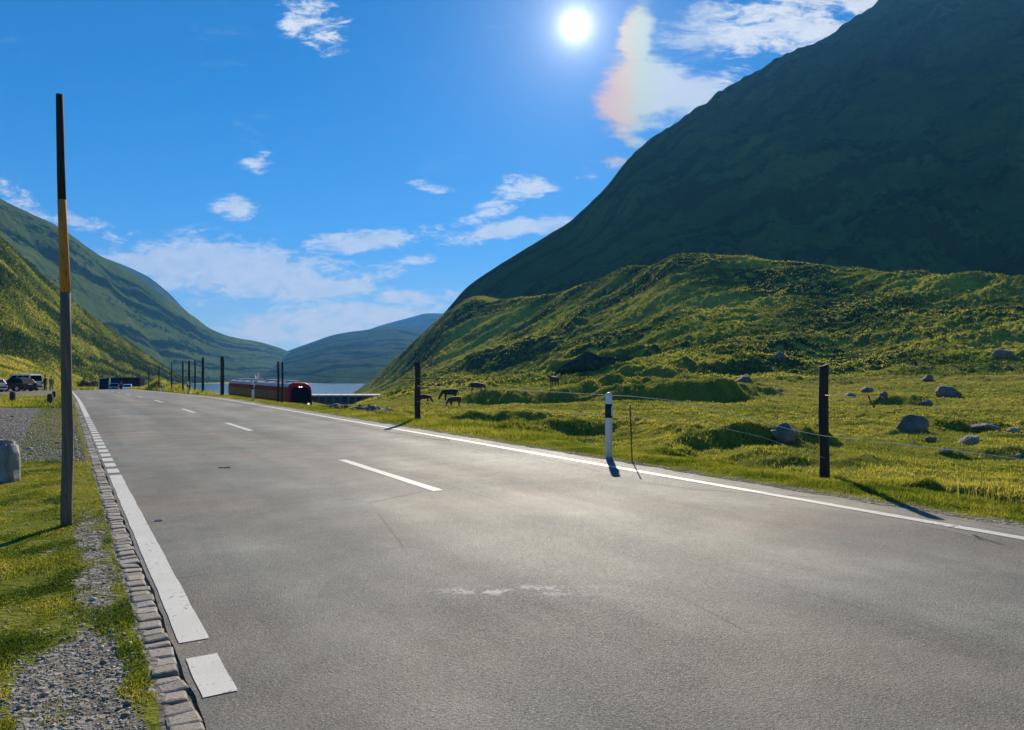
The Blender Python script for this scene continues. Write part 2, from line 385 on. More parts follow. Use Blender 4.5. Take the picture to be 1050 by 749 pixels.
def asphalt_material():
    t = NT('old_asphalt'); v = t.coord()
    grain = t.voro(v, 160., out='Color'); sp = t.node('ShaderNodeSeparateColor'); t.link(grain, sp.inputs[0])
    fine = t.noise(v, 60., 5, .7)
    vl = t.coord((1, .16, 1)); vl2 = t.coord((1, .05, 1))
    patch = t.noise(v, .42, 5, .62, .4); long = t.noise(vl, .9, 4, .55); tracks = t.noise(vl2, 1.1, 3, .5)
    f = t.math('ADD', t.math('MULTIPLY', patch, .5), t.math('ADD', t.math('MULTIPLY', long, .3), t.math('MULTIPLY', tracks, .35)))
    c = t.ramp(f, [(.38, (.106, .099, .088)), (.48, (.160, .149, .132)), (.58, (.210, .195, .172)), (.70, (.29, .27, .238))])
    tn = t.mapr(t.noise(v, .31, 4, .6), .40, .62)
    c = t.mix(1.0, c, t.mix(tn, (.93, 1.0, .99), (1.11, 1.0, .91)), 'MULTIPLY')
    c = t.mix(1.0, c, t.mix(t.mapr(t.noise(v, 1.3, 6, .68), .38, .62), (.86, .86, .86), (1.14, 1.14, 1.14)), 'MULTIPLY')
    c = t.mix(t.math('MULTIPLY', t.mapr(sp.outputs[0], .66, .95), .55), c, (.38, .37, .345))
    c = t.mix(t.math('MULTIPLY', t.mapr(sp.outputs[1], .80, .97), .6), c, (.018, .018, .018))
    sx = t.node('ShaderNodeSeparateXYZ'); t.link(v, sx.inputs[0])
    wob = t.math('MULTIPLY', t.math('SUBTRACT', t.noise(vl2, .8, 3), .5), 1.6)
    wav = t.math('COSINE', t.math('MULTIPLY', t.math('ADD', t.math('SUBTRACT', sx.outputs[0], 1.45), wob), 2 * math.pi / 1.72))
    wear = t.math('MULTIPLY', t.mapr(wav, -.2, .9), t.mapr(t.noise(vl, .35, 4), .35, .6))
    c = t.mix(1.0, c, t.mix(wear, (.93, .93, .94), (1.13, 1.12, 1.08)), 'MULTIPLY')
    seam = t.math('MULTIPLY', t.mapr(t.math('ABSOLUTE', t.math('SUBTRACT', t.math('ADD', sx.outputs[0], t.math('MULTIPLY', wob, .03)), 4.32)), .022, .004), t.mapr(t.noise(vl, .6, 3), .44, .56))
    c = t.mix(t.math('MULTIPLY', seam, .5), c, (.04, .038, .035))
    # sealed cracks and a few dark spots
    cr = t.voro(t.mix(.12, v, t.node('ShaderNodeTexNoise').outputs['Color']), .33, 'DISTANCE_TO_EDGE')
    crk = t.math('MULTIPLY', t.mapr(cr, .006, .0), t.mapr(t.noise(v, .5, 2), .5, .6))
    c = t.mix(t.math('MULTIPLY', crk, .55), c, (.03, .03, .03))
    spots = t.mapr(t.voro(v, 2.1), .05, .03); spots = t.math('MULTIPLY', spots, t.mapr(t.noise(v, 40, 3), .45, .6))
    c = t.mix(t.math('MULTIPLY', spots, .7), c, (.45, .44, .42))
    # dried pale splashes near the middle of the lane
    mp = t.node('ShaderNodeMapping'); tc = t.node('ShaderNodeTexCoord'); t.link(tc.outputs['Object'], mp.inputs['Vector'])
    mp.inputs['Location'].default_value = (-2.72, -4.32, 0)
    rt = t.node('ShaderNodeVectorRotate', rotation_type='Z_AXIS'); t.link(mp.outputs[0], rt.inputs['Vector']); rt.inputs['Angle'].default_value = TH
    sc = t.node('ShaderNodeVectorMath', operation='MULTIPLY'); t.link(rt.outputs[0], sc.inputs[0]); sc.inputs[1].default_value = (1.15, 6.5, 1)
    ln = t.node('ShaderNodeVectorMath', operation='LENGTH'); t.link(sc.outputs[0], ln.inputs[0])
    sm = t.math('MULTIPLY', t.mapr(ln.outputs['Value'], 1.0, .3), t.mapr(t.noise(t.coord((1, 1, 1)), 5.5, 6, .7), .49, .58))
    c = t.mix(t.math('MULTIPLY', sm, .85), c, (.62, .61, .58))
    rough = t.math('ADD', t.math('MULTIPLY', f, -.30), .90)
    rough = t.math('ADD', rough, t.math('MULTIPLY', t.math('SUBTRACT', sp.outputs[2], .5), .22))
    t.base(c, rough, 0, .22)
    h = t.math('ADD', t.math('MULTIPLY', sp.outputs[0], .6), fine)
    t.bump(h, .85, .010)
    return t.m
M_asphalt = asphalt_material()

def paint_material():
    t = NT('worn_road_paint'); v = t.coord()
    n = t.noise(v, 22., 6, .7); n2 = t.noise(v, 1.6, 4)
    c = t.ramp(n2, [(.3, (.60, .57, .50)), (.7, (.75, .715, .64))])
    w = t.mapr(t.math('ADD', n, t.math('MULTIPLY', n2, .45)), .80, .90)
    c = t.mix(w, c, (.20, .19, .18))
    g = t.voro(v, 170.); c = t.mix(t.math('MULTIPLY', t.mapr(g, .5, .8), .25), c, (.3, .29, .28))
    t.base(c, .62, 0, .4); t.bump(t.noise(v, 90, 4), .35, .004)
    return t.m
M_paint = paint_material()

def sett_material():
    t = NT('granite_setts'); v = t.coord()
    n = t.noise(v, 9., 5, .65)
    isl = t.attr('tone')
    c = t.ramp(isl, [(0., (.24, .195, .15)), (.5, (.34, .285, .225)), (1., (.43, .375, .31))])
    c = t.mix(t.mapr(t.noise(v, 60, 4, .7), .5, .7), c, (.10, .09, .08))
    c = t.mix(t.math('MULTIPLY', t.mapr(n, .55, .75), .6), c, (.13, .10, .07))
    t.base(c, .85); t.bump(t.noise(v, 45, 6, .7), .7, .012)
    return t.m
M_sett = sett_material()

def rock_material(name='lichen_rock', base=(.185, .168, .140)):
    t = NT(name); v = t.coord()
    n = t.noise(v, 1.6, 6, .65); n2 = t.noise(v, 9, 6, .7)
    c = t.ramp(n, [(.3, tuple(q*.55 for q in base)), (.55, base), (.8, tuple(q*1.5 for q in base))])
    c = t.mix(t.mapr(n2, .58, .7), c, (.10, .11, .07)); c = t.mix(t.mapr(t.noise(v, 4.4, 5), .64, .68), c, (.36, .36, .33))
    t.base(c, .9); t.bump(t.math('ADD', n2, t.voro(v, 5)), .8, .08)
    return t.m
M_rock = rock_material(); M_rock_pale = rock_material('pale_rock', (.34, .32, .28))

def grass_material(name, stops, trans=.45):
    t = NT(name)
    c = t.ramp(t.attr('tint'), stops)
    d = t.node('ShaderNodeBsdfDiffuse'); tr = t.node('ShaderNodeBsdfTranslucent'); g = t.node('ShaderNodeBsdfGlossy')
    t.link(c, d.inputs[0]); t.link(t.mix(1.0, c, (1.25, 1.3, .75), 'MULTIPLY'), tr.inputs[0])
    g.inputs['Roughness'].default_value = .45; g.inputs[0].default_value = (.6, .6, .6, 1)
    m1 = t.node('ShaderNodeMixShader'); m1.inputs[0].default_value = trans; t.link(d.outputs[0], m1.inputs[1]); t.link(tr.outputs[0], m1.inputs[2])
    m2 = t.node('ShaderNodeMixShader'); m2.inputs[0].default_value = .03; t.link(m1.outputs[0], m2.inputs[1]); t.link(g.outputs[0], m2.inputs[2])
    t.link(m2.outputs[0], t.out.inputs['Surface']); t.n.remove(t.b)
    return t.m
G_STOPS = [(0., (.050, .085, .010)), (.36, (.15, .19, .020)), (.64, (.33, .305, .042)), (1., (.54, .42, .14))]
M_grass = grass_material('short_turf_blades', G_STOPS)
M_meadow = grass_material('meadow_blades', [(0., (.026, .054, .014)), (.34, (.180, .205, .030)), (.60, (.43, .375, .070)), (1., (.58, .44, .12))])

# ------------------------------------------------------------------ ground sheets
pxs = np.concatenate([np.arange(-620, -40, 9.), np.arange(-40, 1092, 1.5), np.arange(1092, 1625, 9.)])
ds = np.exp(np.arange(math.log(1.2), math.log(720), .0060))
PX, DD = np.meshgrid(pxs, ds)
GX = (PX - CX) / F * DD
Z, A = ground_parts(GX.ravel(), DD.ravel())
verts = np.stack([GX.ravel(), DD.ravel(), Z], 1)
bare = bell(A['n'] + .10 * fbm(A['n'] * 9, A['u'] * 2.2, 3, 91), -.22, .27, .05) * bell(A['u'] + .5 * fbm(A['n'] * 4, A['u'] * 1.2, 3, 92), -3, 4.75, .4)
bare = np.maximum(bare, .7 * bell(A['n'], .34, .6, .03))
bare = np.maximum(bare, .62 * bell(A['n'] + .1 * fbm(A['n'] * 6, A['u'] * 1.5, 3, 95), .05, .34, .08) * bell(A['u'], 4.7, 9.2, 1.2))
bare = np.maximum(bare, .50 * (A['n'] < .36) * (A['u'] < 14) * sstep(.05, .35, fbm(A['n'] * 7., A['u'] * 1.6, 4, 97)))
bare = np.maximum(bare, bell(A['n'], 7.6, 8.22, .10) * .62)
grav = np.maximum(A['gravel'], bare)
trk = bell(A['px'], 640, 800, 12) * np.exp(-((A['d'] - (84 - (A['px'] - 640) * .085)) / 1.3) ** 2) * .9
trk = np.maximum(trk, bell(A['px'], 783, 803, 4) * np.exp(-((A['d'] - 71.5) / 2.2) ** 2))
attrs = dict(gravel=grav, clump=A['h1'] * 1.6, track=np.clip(trk, 0, 1))
quads = grid_quads(len(ds), len(pxs))
qd = DD.ravel()[quads[:, 0]]; qp = PX.ravel()[quads[:, 0]]
is_hill = (qd > 110) & (qp > 377)
def submesh(name, mask, mat):
    q = quads[mask]; used = np.unique(q); remap = np.full(len(verts), -1); remap[used] = np.arange(len(used))
    return mesh_np(name, verts[used], remap[q], None, mat, True, None, {k: a[used] for k, a in attrs.items()})
tag(submesh('ground', ~is_hill, M_ground), kind='structure')
tag(submesh('hill', is_hill, M_hill), kind='structure')

# wide low sheet to the horizon (valley floor) and the ground behind the viewer
def sheet(name, x0, x1, y0, y1, z, mat, n=24):
    X, Y = np.meshgrid(np.linspace(x0, x1, n), np.linspace(y0, y1, n))
    zz = z + .4 * fbm(X / 60., Y / 60., 3, 400)
    return tag(mesh_np(name, np.stack([X.ravel(), Y.ravel(), zz.ravel()], 1), grid_quads(n, n), None, mat, True), kind='structure')
sheet('valley_floor', -3500, 3500, -60, 5600, -17.2, M_hill, 60)
sheet('near_ground', -70, 70, -70, 1.5, -.95, M_ground)

# ------------------------------------------------------------------ mountains
def mountain_material(name, grass, dark, rock, s=1.0, rockamt=.5, dkamt=1.0):
    t = NT(name); v = t.coord((s, s, s)); vs = t.coord((s, s, s * 2.2))
    a = t.noise(v, .012, 5, .62); b = t.noise(vs, .05, 6, .68); f = t.noise(v, .32, 5, .7)
    c = t.ramp(t.math('ADD', t.math('MULTIPLY', a, .6), t.math('MULTIPLY', b, .45)), [(.36, tuple(q * .6 for q in grass)), (.52, grass), (.68, (grass[0] * 1.75, grass[1] * 1.35, grass[2] * 1.3))])
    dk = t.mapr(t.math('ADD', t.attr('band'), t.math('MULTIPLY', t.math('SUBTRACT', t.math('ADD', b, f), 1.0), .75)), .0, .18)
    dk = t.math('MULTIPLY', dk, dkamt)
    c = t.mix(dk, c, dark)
    r = t.math('MULTIPLY', t.mapr(t.noise(vs, .085, 6, .72), .62, .72), rockamt)
    c = t.mix(r, c, rock)
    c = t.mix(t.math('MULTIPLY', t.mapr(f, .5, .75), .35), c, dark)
    t.base(c, 1.0, 0, .0)
    t.bump(t.math('ADD', t.math('MULTIPLY', b, 2.), f), .5, 2.0 / s)
    return t.m

SHRUBS = []
def mountain(name, ridge, base, mat, nx=360, nt=200, amp=6, lam=60, seed=1, prof=1.0, gul=1.0, back=.35, along=False, rim=False, shrubs=0):
    """ridge: (px, py, d); base: (px, z, d)."""
    r = np.array(ridge, float); b = np.array(base, float)
    p = np.linspace(r[0, 0], r[-1, 0], nx)
    rd = pchip(r[:, 0], r[:, 2], p); ry = pchip(r[:, 0], r[:, 1], p)
    bd = pchip(b[:, 0], b[:, 2], p); bz = pchip(b[:, 0], b[:, 1], p)
    rz = EYE - (ry - HY) * rd / F; rx = (p - CX) / F * rd; bx = (p - CX) / F * bd
    t = np.concatenate([np.linspace(-.12, 1, nt), np.linspace(1, 1 + back, 26)[1:]])[:, None]
    tc = np.clip(t, -.12, 1)
    X = bx + (rx - bx) * t; Y = bd + (rd - bd) * t
    zf = np.where(tc > 0, np.clip(tc, 0, 1) ** prof, tc)
    shoulder = 0
    if rim:
        tq = .76 - .29 * (p - 600) / 60.
        shoulder = 10 * bell(p, 596, 672, 12)[None, :] * sstep(-.15, -.02, t - tq) * (1 - sstep(.0, .17, t - tq))
    if rim: zf = np.where(tc > 0, np.minimum(1.03 * tc, .55 + .45 * tc), tc)
    Zm = bz + (rz - bz) * zf + shoulder
    over = np.clip(t - 1, 0, 9)
    Zm = Zm - (np.abs(rz - bz) * .8 + 20) * over
    S = (p - p[0])[None, :] * rd.mean() / F + 0 * t
    T = t * np.hypot(rx - bx, rd - bd).mean() + 0 * S
    env = np.clip(np.minimum((1.0 - tc) * 5 + (.26 if rim else .10), (tc + .12) * 6 + .05), 0, 1)
    wv = fbm(S / (lam * 2.2), T / (lam * 2.2), 3, seed + 5)
    g = 1 - 2 * billow(S / lam + .6 * wv + T / (lam * 3.2), T / (lam * 3.5) + .5 * wv, 4, seed)
    if along: g = 1 - 2 * billow(S / (lam * 2.6) + .5 * wv + T / (lam * 1.6), T / (lam * .85) + .6 * wv, 5, seed)
    band = fbm(S / (lam * 2.0) + T / (lam * .9) + .4 * wv, T / (lam * .55) + .5 * wv, 5, seed + 31, .6)
    m = fbm(X / (lam * .8), Y / (lam * .8), 5, seed + 9)
    st = fbm(X / (lam * .12), Y / (lam * .12), 4, seed + 19)
    sc_ = np.clip((np.abs(rz - bz)) / (amp * 9.), .06, 1)
    Zm = Zm + env * amp * sc_ * (gul * .55 * g + .8 * m + .16 * st)
    vv = np.stack([X.ravel(), Y.ravel(), Zm.ravel()], 1)
    if shrubs:
        vis = np.flatnonzero(((t > .0) & (t < 1.0) & (p > -60)[None, :]).ravel())
        i_ = RNG.choice(vis, shrubs); jx, jy = RNG.uniform(-.5, .5, (2, shrubs))
        bx_, by_, bz_ = vv[i_, 0] + jx, vv[i_, 1] + jy, vv[i_, 2]; bd_ = band.ravel()[i_]
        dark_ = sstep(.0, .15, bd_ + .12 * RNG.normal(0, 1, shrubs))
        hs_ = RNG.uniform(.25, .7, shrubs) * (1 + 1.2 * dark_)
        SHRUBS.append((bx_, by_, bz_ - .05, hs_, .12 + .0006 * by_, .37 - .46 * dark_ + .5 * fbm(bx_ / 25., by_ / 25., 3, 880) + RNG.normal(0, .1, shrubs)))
    return tag(mesh_np(name, vv, grid_quads(len(t), nx), None, mat, True, None, dict(band=band.ravel())), kind='structure')

M_near = mountain_material('green_rocky_slope', (.082, .120, .014), (.007, .020, .006), (.10, .105, .10), 1.3, .3)
M_mid = mountain_material('alpine_grass_slope', (.086, .128, .032), (.010, .026, .012), (.15, .15, .14), .5, .5)
M_far = mountain_material('far_alpine_slope', (.066, .098, .032), (.014, .032, .016), (.15, .145, .13), .3, .35)
M_shade = mountain_material('steep_alpine_face', (.060, .118, .030), (.022, .046, .014), (.13, .12, .09), .55, .45, .6)

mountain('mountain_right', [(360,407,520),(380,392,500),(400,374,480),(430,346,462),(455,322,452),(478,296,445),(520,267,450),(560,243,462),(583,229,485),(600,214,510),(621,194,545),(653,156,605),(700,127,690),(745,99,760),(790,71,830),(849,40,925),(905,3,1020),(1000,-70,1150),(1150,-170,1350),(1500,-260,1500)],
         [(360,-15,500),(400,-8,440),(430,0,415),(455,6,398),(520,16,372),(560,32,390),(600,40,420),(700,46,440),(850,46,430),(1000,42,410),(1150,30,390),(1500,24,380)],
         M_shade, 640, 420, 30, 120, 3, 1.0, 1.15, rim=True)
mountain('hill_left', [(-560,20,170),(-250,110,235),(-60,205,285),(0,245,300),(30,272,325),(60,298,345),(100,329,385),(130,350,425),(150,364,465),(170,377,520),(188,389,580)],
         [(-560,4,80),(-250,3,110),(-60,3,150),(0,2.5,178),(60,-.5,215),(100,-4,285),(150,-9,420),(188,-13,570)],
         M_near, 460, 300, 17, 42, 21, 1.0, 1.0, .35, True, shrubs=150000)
mountain('mountain_left', [(-500,-20,600),(-200,80,750),(-60,165,860),(0,204,920),(30,219,980),(60,234,1040),(100,261,1140),(140,284,1260),(165,303,1350),(200,326,1550),(215,337,1680),(235,345,1900),(270,352,2250),(300,362,2600),(330,374,2900),(360,386,3100)],
         [(-500,0,300),(-200,0,330),(0,-5,470),(60,-10,620),(100,-14,760),(165,-16,1000),(235,-16,1350),(300,-16,1700),(360,-17,2400)],
         M_mid, 460, 300, 52, 150, 41, 1.05, 1.1, .35, True)
mountain('mountain_left_far', [(100,262,2300),(150,283,2450),(172,300,2500),(190,318,2600),(210,334,2700),(235,350,2800),(280,372,2900)],
         [(100,-16,1700),(200,-16,1900),(280,-17,2200)], M_far, 200, 120, 20, 200, 55, 1.0)
mountain('mountain_valley_end', [(225,385,2500),(262,372,2600),(290,362,2700),(320,351,2750),(345,343,2800),(375,338.5,2850),(400,335,2900),(430,338,2900),(480,350,2900)],
         [(225,-17,1400),(300,-17,1250),(345,-17,1150),(400,-17,1150),(480,-17,1250)], M_far, 300, 200, 15, 240, 66, 1.0, .6)
mountain('mountain_valley_end_far', [(360,345,4300),(390,334,4350),(420,326,4400),(440,321.5,4400),(455,322,4400),(480,330,4400),(520,345,4400)],
         [(360,-17,3300),(440,-17,3300),(520,-17,3300)], M_far, 160, 120, 22, 320, 77, 1.0, .6)

# ------------------------------------------------------------------ lake
t = NT('lake_water'); v = t.coord()
t.base((.012, .05, .075), .2, 0, .3); t.bump(t.noise(t.coord((1, .35, 1)), .8, 4), .25, .25)
M_water = t.m
lake = mesh_np('lake', [(-420, 400, -13.4), (-40, 400, -13.4), (30, 520, -13.4), (-80, 905, -13.4), (-330, 905, -13.4), (-560, 700, -13.4)],
               None, [(0, 1, 2), (0, 2, 3), (0, 3, 4), (0, 4, 5)], M_water); tag(lake, kind='structure')

# ------------------------------------------------------------------ road
road = None
def strip(name, n0, n1, u0, u1, lift, mat, parent=None, nn=2, du=.4, wob0=0, wob1=0):
    us = np.linspace(u0, u1, max(2, int((u1 - u0) / du) + 1)); ts = np.linspace(0, 1, nn)
    U, T = np.meshgrid(us, ts, indexing='ij')
    e0 = n0 + wob0 * fbm(U / .45, U * 0 + 1.3, 4, 501); e1 = n1 + wob1 * fbm(U / .45, U * 0 + 7.3, 4, 502)
    N = e0 + (e1 - e0) * T
    zz = zroad(U) + lift
    V = np.stack([N.ravel(), U.ravel(), zz.ravel()], 1)
    o = mesh_np(name, V, grid_quads(len(us), nn), None, mat, True)
    if parent is None: o.rotation_euler = (0, 0, TH)
    else: o.parent = parent
    return o
road = tag(strip('road', .508, 7.86, -14, 228, 0, M_asphalt, None, 24, .04, .022, .10), kind='structure')
strip('edge_line', 7.30, 7.44, -14, 190, .004, M_paint, road, 2, .1, .014, .014)
# left line: blocks, a long bar, a run of blocks, then solid
LI, LO = .692, .538
def mark(name, n0, n1, a, b): return strip(name, n0, n1, a, b, .004, M_paint, road, 2, .04, .009, .009)
mark('edge_line', LO, LI, 4.46, 12.17); mark('edge_line_block', LO, LI, 3.66, 4.2)
mark('edge_line_block', LO, LI, 2.35, 3.12)
uu = 12.45
while uu < 27.5:
    mark('edge_line_block', LO, LI, uu, uu + .53); uu += .82
strip('edge_line', LO, LI, uu, 190, .004, M_paint, road, 2, .5)
for a, b in [(8.5, 12.3), (19.5, 22.85), (29.1, 32.4), (39.6, 43.1), (50.2, 53.6), (60.8, 64.2), (71.5, 75), (82.5, 86), (94, 98)]:
    mark('centre_line_dash', 3.945, 4.085, a, b)
mark('centre_line_dash', 3.945, 4.085, -13, -9)

# row of granite setts along the left edge
def setts():
    bm = bmesh.new(); lay = bm.verts.layers.float.new('tone')
    u = -3.0
    while u < 46:
        L = random.uniform(.095, .16); w = random.uniform(.118, .140)
        c = P(.432 + random.uniform(-.007, .007), u + L / 2, -.052 + random.uniform(-.007, .006))
        vs = bm_box(bm, (0, 0, 0), (w, L - .006, .12))
        tone = random.random()
        rot = Matrix.Rotation(TH + random.uniform(-.06, .06), 4, 'Z') @ Matrix.Rotation(random.uniform(-.05, .05), 4, 'X') @ Matrix.Rotation(random.uniform(-.06, .06), 4, 'Y')
        for vtx in vs:
            vtx.co.x += random.uniform(-.012, .012); vtx.co.y += random.uniform(-.009, .009); vtx.co.z += random.uniform(-.006, .006)
            vtx.co = rot @ vtx.co + c; vtx[lay] = tone
        u += L
    o = obj_bm('kerb', bm, M_sett, bevel=.016)
    return tag(o, kind='structure')
setts()

# ------------------------------------------------------------------ grass (blades as geometry)
def blades(name, x, y, h, w, tint, mat, lean=.5, seg2=True, z=None):
    n = len(x)
    if z is None: z = ground_parts(x, y)[0] - .01
    a = RNG.uniform(0, 2 * math.pi, n); la = RNG.uniform(0, 2 * math.pi, n)
    dx, dy = np.cos(a) * w, np.sin(a) * w
    l = RNG.uniform(.1, 1, n) * lean * h
    ox, oy = np.cos(la) * l, np.sin(la) * l
    p0 = np.stack([x - dx, y - dy, z], 1); p1 = np.stack([x + dx, y + dy, z], 1)
    m0 = np.stack([x - dx * .75 + ox * .35, y - dy * .75 + oy * .35, z + h * .55], 1)
    m1 = np.stack([x + dx * .75 + ox * .35, y + dy * .75 + oy * .35, z + h * .55], 1)
    tp = np.stack([x + ox, y + oy, z + h * RNG.uniform(.85, 1.0, n)], 1)
    i = np.arange(n)
    if seg2:
        V = np.stack([p0, p1, m1, m0, tp], 1).reshape(-1, 3); b = i[:, None] * 5
        q = b + np.array([[0, 1, 2, 3]]); tr = b + np.array([[3, 2, 4]]); k = 5
    else:
        V = np.stack([p0, p1, tp], 1).reshape(-1, 3); b = i[:, None] * 3
        q = None; tr = b + np.array([[0, 1, 2]]); k = 3
    o = mesh_np(name, V, q, tr, mat, False, None, dict(tint=np.repeat(np.clip(tint, 0, 1), k)))
    return tag(o, kind='stuff', cat='grass')

def scatter_nu(n, n0, n1, u0, u1):
    a = RNG.uniform(n0, n1, n); b = RNG.uniform(u0, u1, n)
    return a * NX + b * UX, a * NY + b * UY, a, b
def scatter_px(n, p0, p1, d0, d1):
    p = RNG.uniform(p0, p1, n); d = np.exp(RNG.uniform(math.log(d0), math.log(d1), n))
    return (p - CX) / F * d, d, p, d

# left foreground turf
x, y, p_, d_ = scatter_px(300000, -60, 215, 2.6, 13.0)
n_, u_ = nu(x, y)
dens = fbm(x / .35, y / .7, 4, 610) * .5 + .5; bald = bell(n_ + .10 * fbm(n_ * 9, u_ * 2.2, 3, 91), -.20, .26, .05) * bell(u_ + .5 * fbm(n_ * 4, u_ * 1.2, 3, 92), -3, 4.7, .5)
strip_keep = bell(n_, .27, .365, .025)
bald2 = .85 * bell(n_ + .1 * fbm(n_ * 6, u_ * 1.5, 3, 95), .05, .34, .08) * bell(u_, 4.7, 9.2, 1.2)
prob = np.clip(1.15 * sstep(.36, .62, dens) - 1.1 * bald - bald2 * .8, 0, 1)
prob = np.maximum(prob, strip_keep * .62 * sstep(.35, .6, dens) * (u_ < 11)) * (n_ < .36) * (d_ < 12.4 + .4 * dens)
prob = np.where((n_ > -.05) & (u_ > 9), prob * .35, prob)
k = RNG.uniform(0, 1, len(x)) < prob
x, y, d_, dens = x[k], y[k], d_[k], dens[k]
h = RNG.uniform(.012, .034, len(x)) * (.5 + 1.0 * dens)
tint = .33 + .95 * (fbm(x / .7, y / .9, 4, 620)) + RNG.normal(0, .18, len(x))
blades('grass', x, y, h, .0022 + .0003 * d_, tint, M_grass, .9)
# left: grass island behind the gravel and shaggy edges
x, y, p_, d_ = scatter_px(26000, -60, 96, 30.5, 47)
n_, u_ = nu(x, y)
k = (n_ < .3) & (RNG.uniform(0, 1, len(x)) < sstep(.35, .6, fbm(x / 2., y / 2., 3, 630) * .5 + .5)); x, y, d_ = x[k], y[k], d_[k]
blades('grass', x, y, RNG.uniform(.06, .2, len(x)), .010 + .0004 * d_, .5 + .5 * fbm(x / 3, y / 3, 2, 631) + RNG.normal(0, .15, len(x)), M_grass, .8, False)
# right verge
x, y, n_, u_ = scatter_nu(150000, 7.72, 9.9, .5, 14)
k = RNG.uniform(0, 1, len(x)) < sstep(7.75, 8.35, n_ + .25 * fbm(x / .35, y / .35, 3, 640)) ; x, y, n_, u_ = x[k], y[k], n_[k], u_[k]
blades('grass', x, y, RNG.uniform(.014, .062, len(x)) * (.5 + .9 * sstep(8, 8.8, n_)), .0045, .45 + .6 * fbm(x / .9, y / .9, 3, 641) + RNG.normal(0, .15, len(x)), M_grass, .8)
x, y, n_, u_ = scatter_nu(130000, 7.72, 10.5, 14, 75)
k = RNG.uniform(0, 1, len(x)) < sstep(7.75, 8.35, n_ + .25 * fbm(x / .35, y / .35, 3, 640)); x, y, n_, u_ = x[k], y[k], n_[k], u_[k]
blades('grass', x, y, RNG.uniform(.03, .12, len(x)) * (.5 + .8 * sstep(8, 8.8, n_)), .008 + .0002 * u_, .52 + .6 * fbm(x / 1.5, y / 1.5, 3, 642) + RNG.normal(0, .15, len(x)), M_grass, .8, False)
# meadow
x, y, p_, d_ = scatter_px(330000, 380, 1085, 8.5, 105)
n_, u_ = nu(x, y)
dd = fbm(x / 1.1, y / 1.1, 3, 650) * .5 + .5
k = (n_ > 9.3) & (RNG.uniform(0, 1, len(x)) < .25 + sstep(.4, .65, dd)); x, y, d_, dd = x[k], y[k], d_[k], dd[k]
h = RNG.uniform(.018, .066, len(x)) * (.4 + 1.2 * dd) * (1 + d_ / 80.)
blades('grass', x, y, h, .004 + .00042 * d_, .50 + .85 * fbm(x / 5., y / 5., 5, 651) + RNG.normal(0, .13, len(x)), M_meadow, .8, False)
# heath and tufts over the hillside
x, y, p_, d_ = scatter_px(460000, 366, 1085, 100, 470)
_, AA = ground_parts(x, y)
cl = AA['h1'] + .5 * fbm(x / 9., y / 9., 3, 690)
k = RNG.uniform(0, 1, len(x)) < .10 + .75 * sstep(.25, .65, cl); x, y, d_, cl = x[k], y[k], d_[k], cl[k]
tn = .52 + .85 * fbm(x / 20., y / 12., 4, 691) - .30 * sstep(.3, .7, cl) + RNG.normal(0, .13, len(x))
blades('heath', x, y, RNG.uniform(.08, .30, len(x)), .05 + .0006 * d_, tn, M_meadow, 1.0, False)
# dark shaggy growth on every bank that faces the viewer
x, y, p_, d_ = scatter_px(420000, 440, 1085, 11, 170)
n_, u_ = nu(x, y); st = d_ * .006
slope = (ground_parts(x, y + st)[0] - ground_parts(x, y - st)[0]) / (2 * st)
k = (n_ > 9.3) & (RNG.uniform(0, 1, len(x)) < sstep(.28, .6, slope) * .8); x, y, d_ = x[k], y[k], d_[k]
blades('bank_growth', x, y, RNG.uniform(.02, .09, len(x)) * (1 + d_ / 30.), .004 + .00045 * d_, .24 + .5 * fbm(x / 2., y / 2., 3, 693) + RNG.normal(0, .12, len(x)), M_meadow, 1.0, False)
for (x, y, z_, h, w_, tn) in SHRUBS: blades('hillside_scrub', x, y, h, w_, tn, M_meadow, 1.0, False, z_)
# rough pasture behind the parked cars
x, y, p_, d_ = scatter_px(70000, -60, 100, 98, 250)
blades('pasture', x, y, RNG.uniform(.1, .55, len(x)), .05 + .0005 * d_, .52 + .8 * fbm(x / 12., y / 9., 4, 695) + RNG.normal(0, .12, len(x)), M_meadow, 1.0, False)
# taller stalks at the far right of the verge, and the bank beyond the crest
x, y, n_, u_ = scatter_nu(900, 8.9, 9.9, 1.0, 5.0)
k = RNG.uniform(0, 1, len(x)) < sstep(.45, .65, fbm(x / .5, y / .5, 2, 660) * .5 + .5); x, y = x[k], y[k]
blades('grass', x, y, RNG.uniform(.15, .42, len(x)), .003, .62 + RNG.normal(0, .18, len(x)), M_grass, .45)
x, y, n_, u_ = scatter_nu(30000, 8.2, 16, 55, 125)
blades('grass', x, y, RNG.uniform(.15, .5, len(x)), .028, .55 + .6 * fbm(x / 4., y / 4., 2, 670) + RNG.normal(0, .13, len(x)), M_meadow, .6, False)

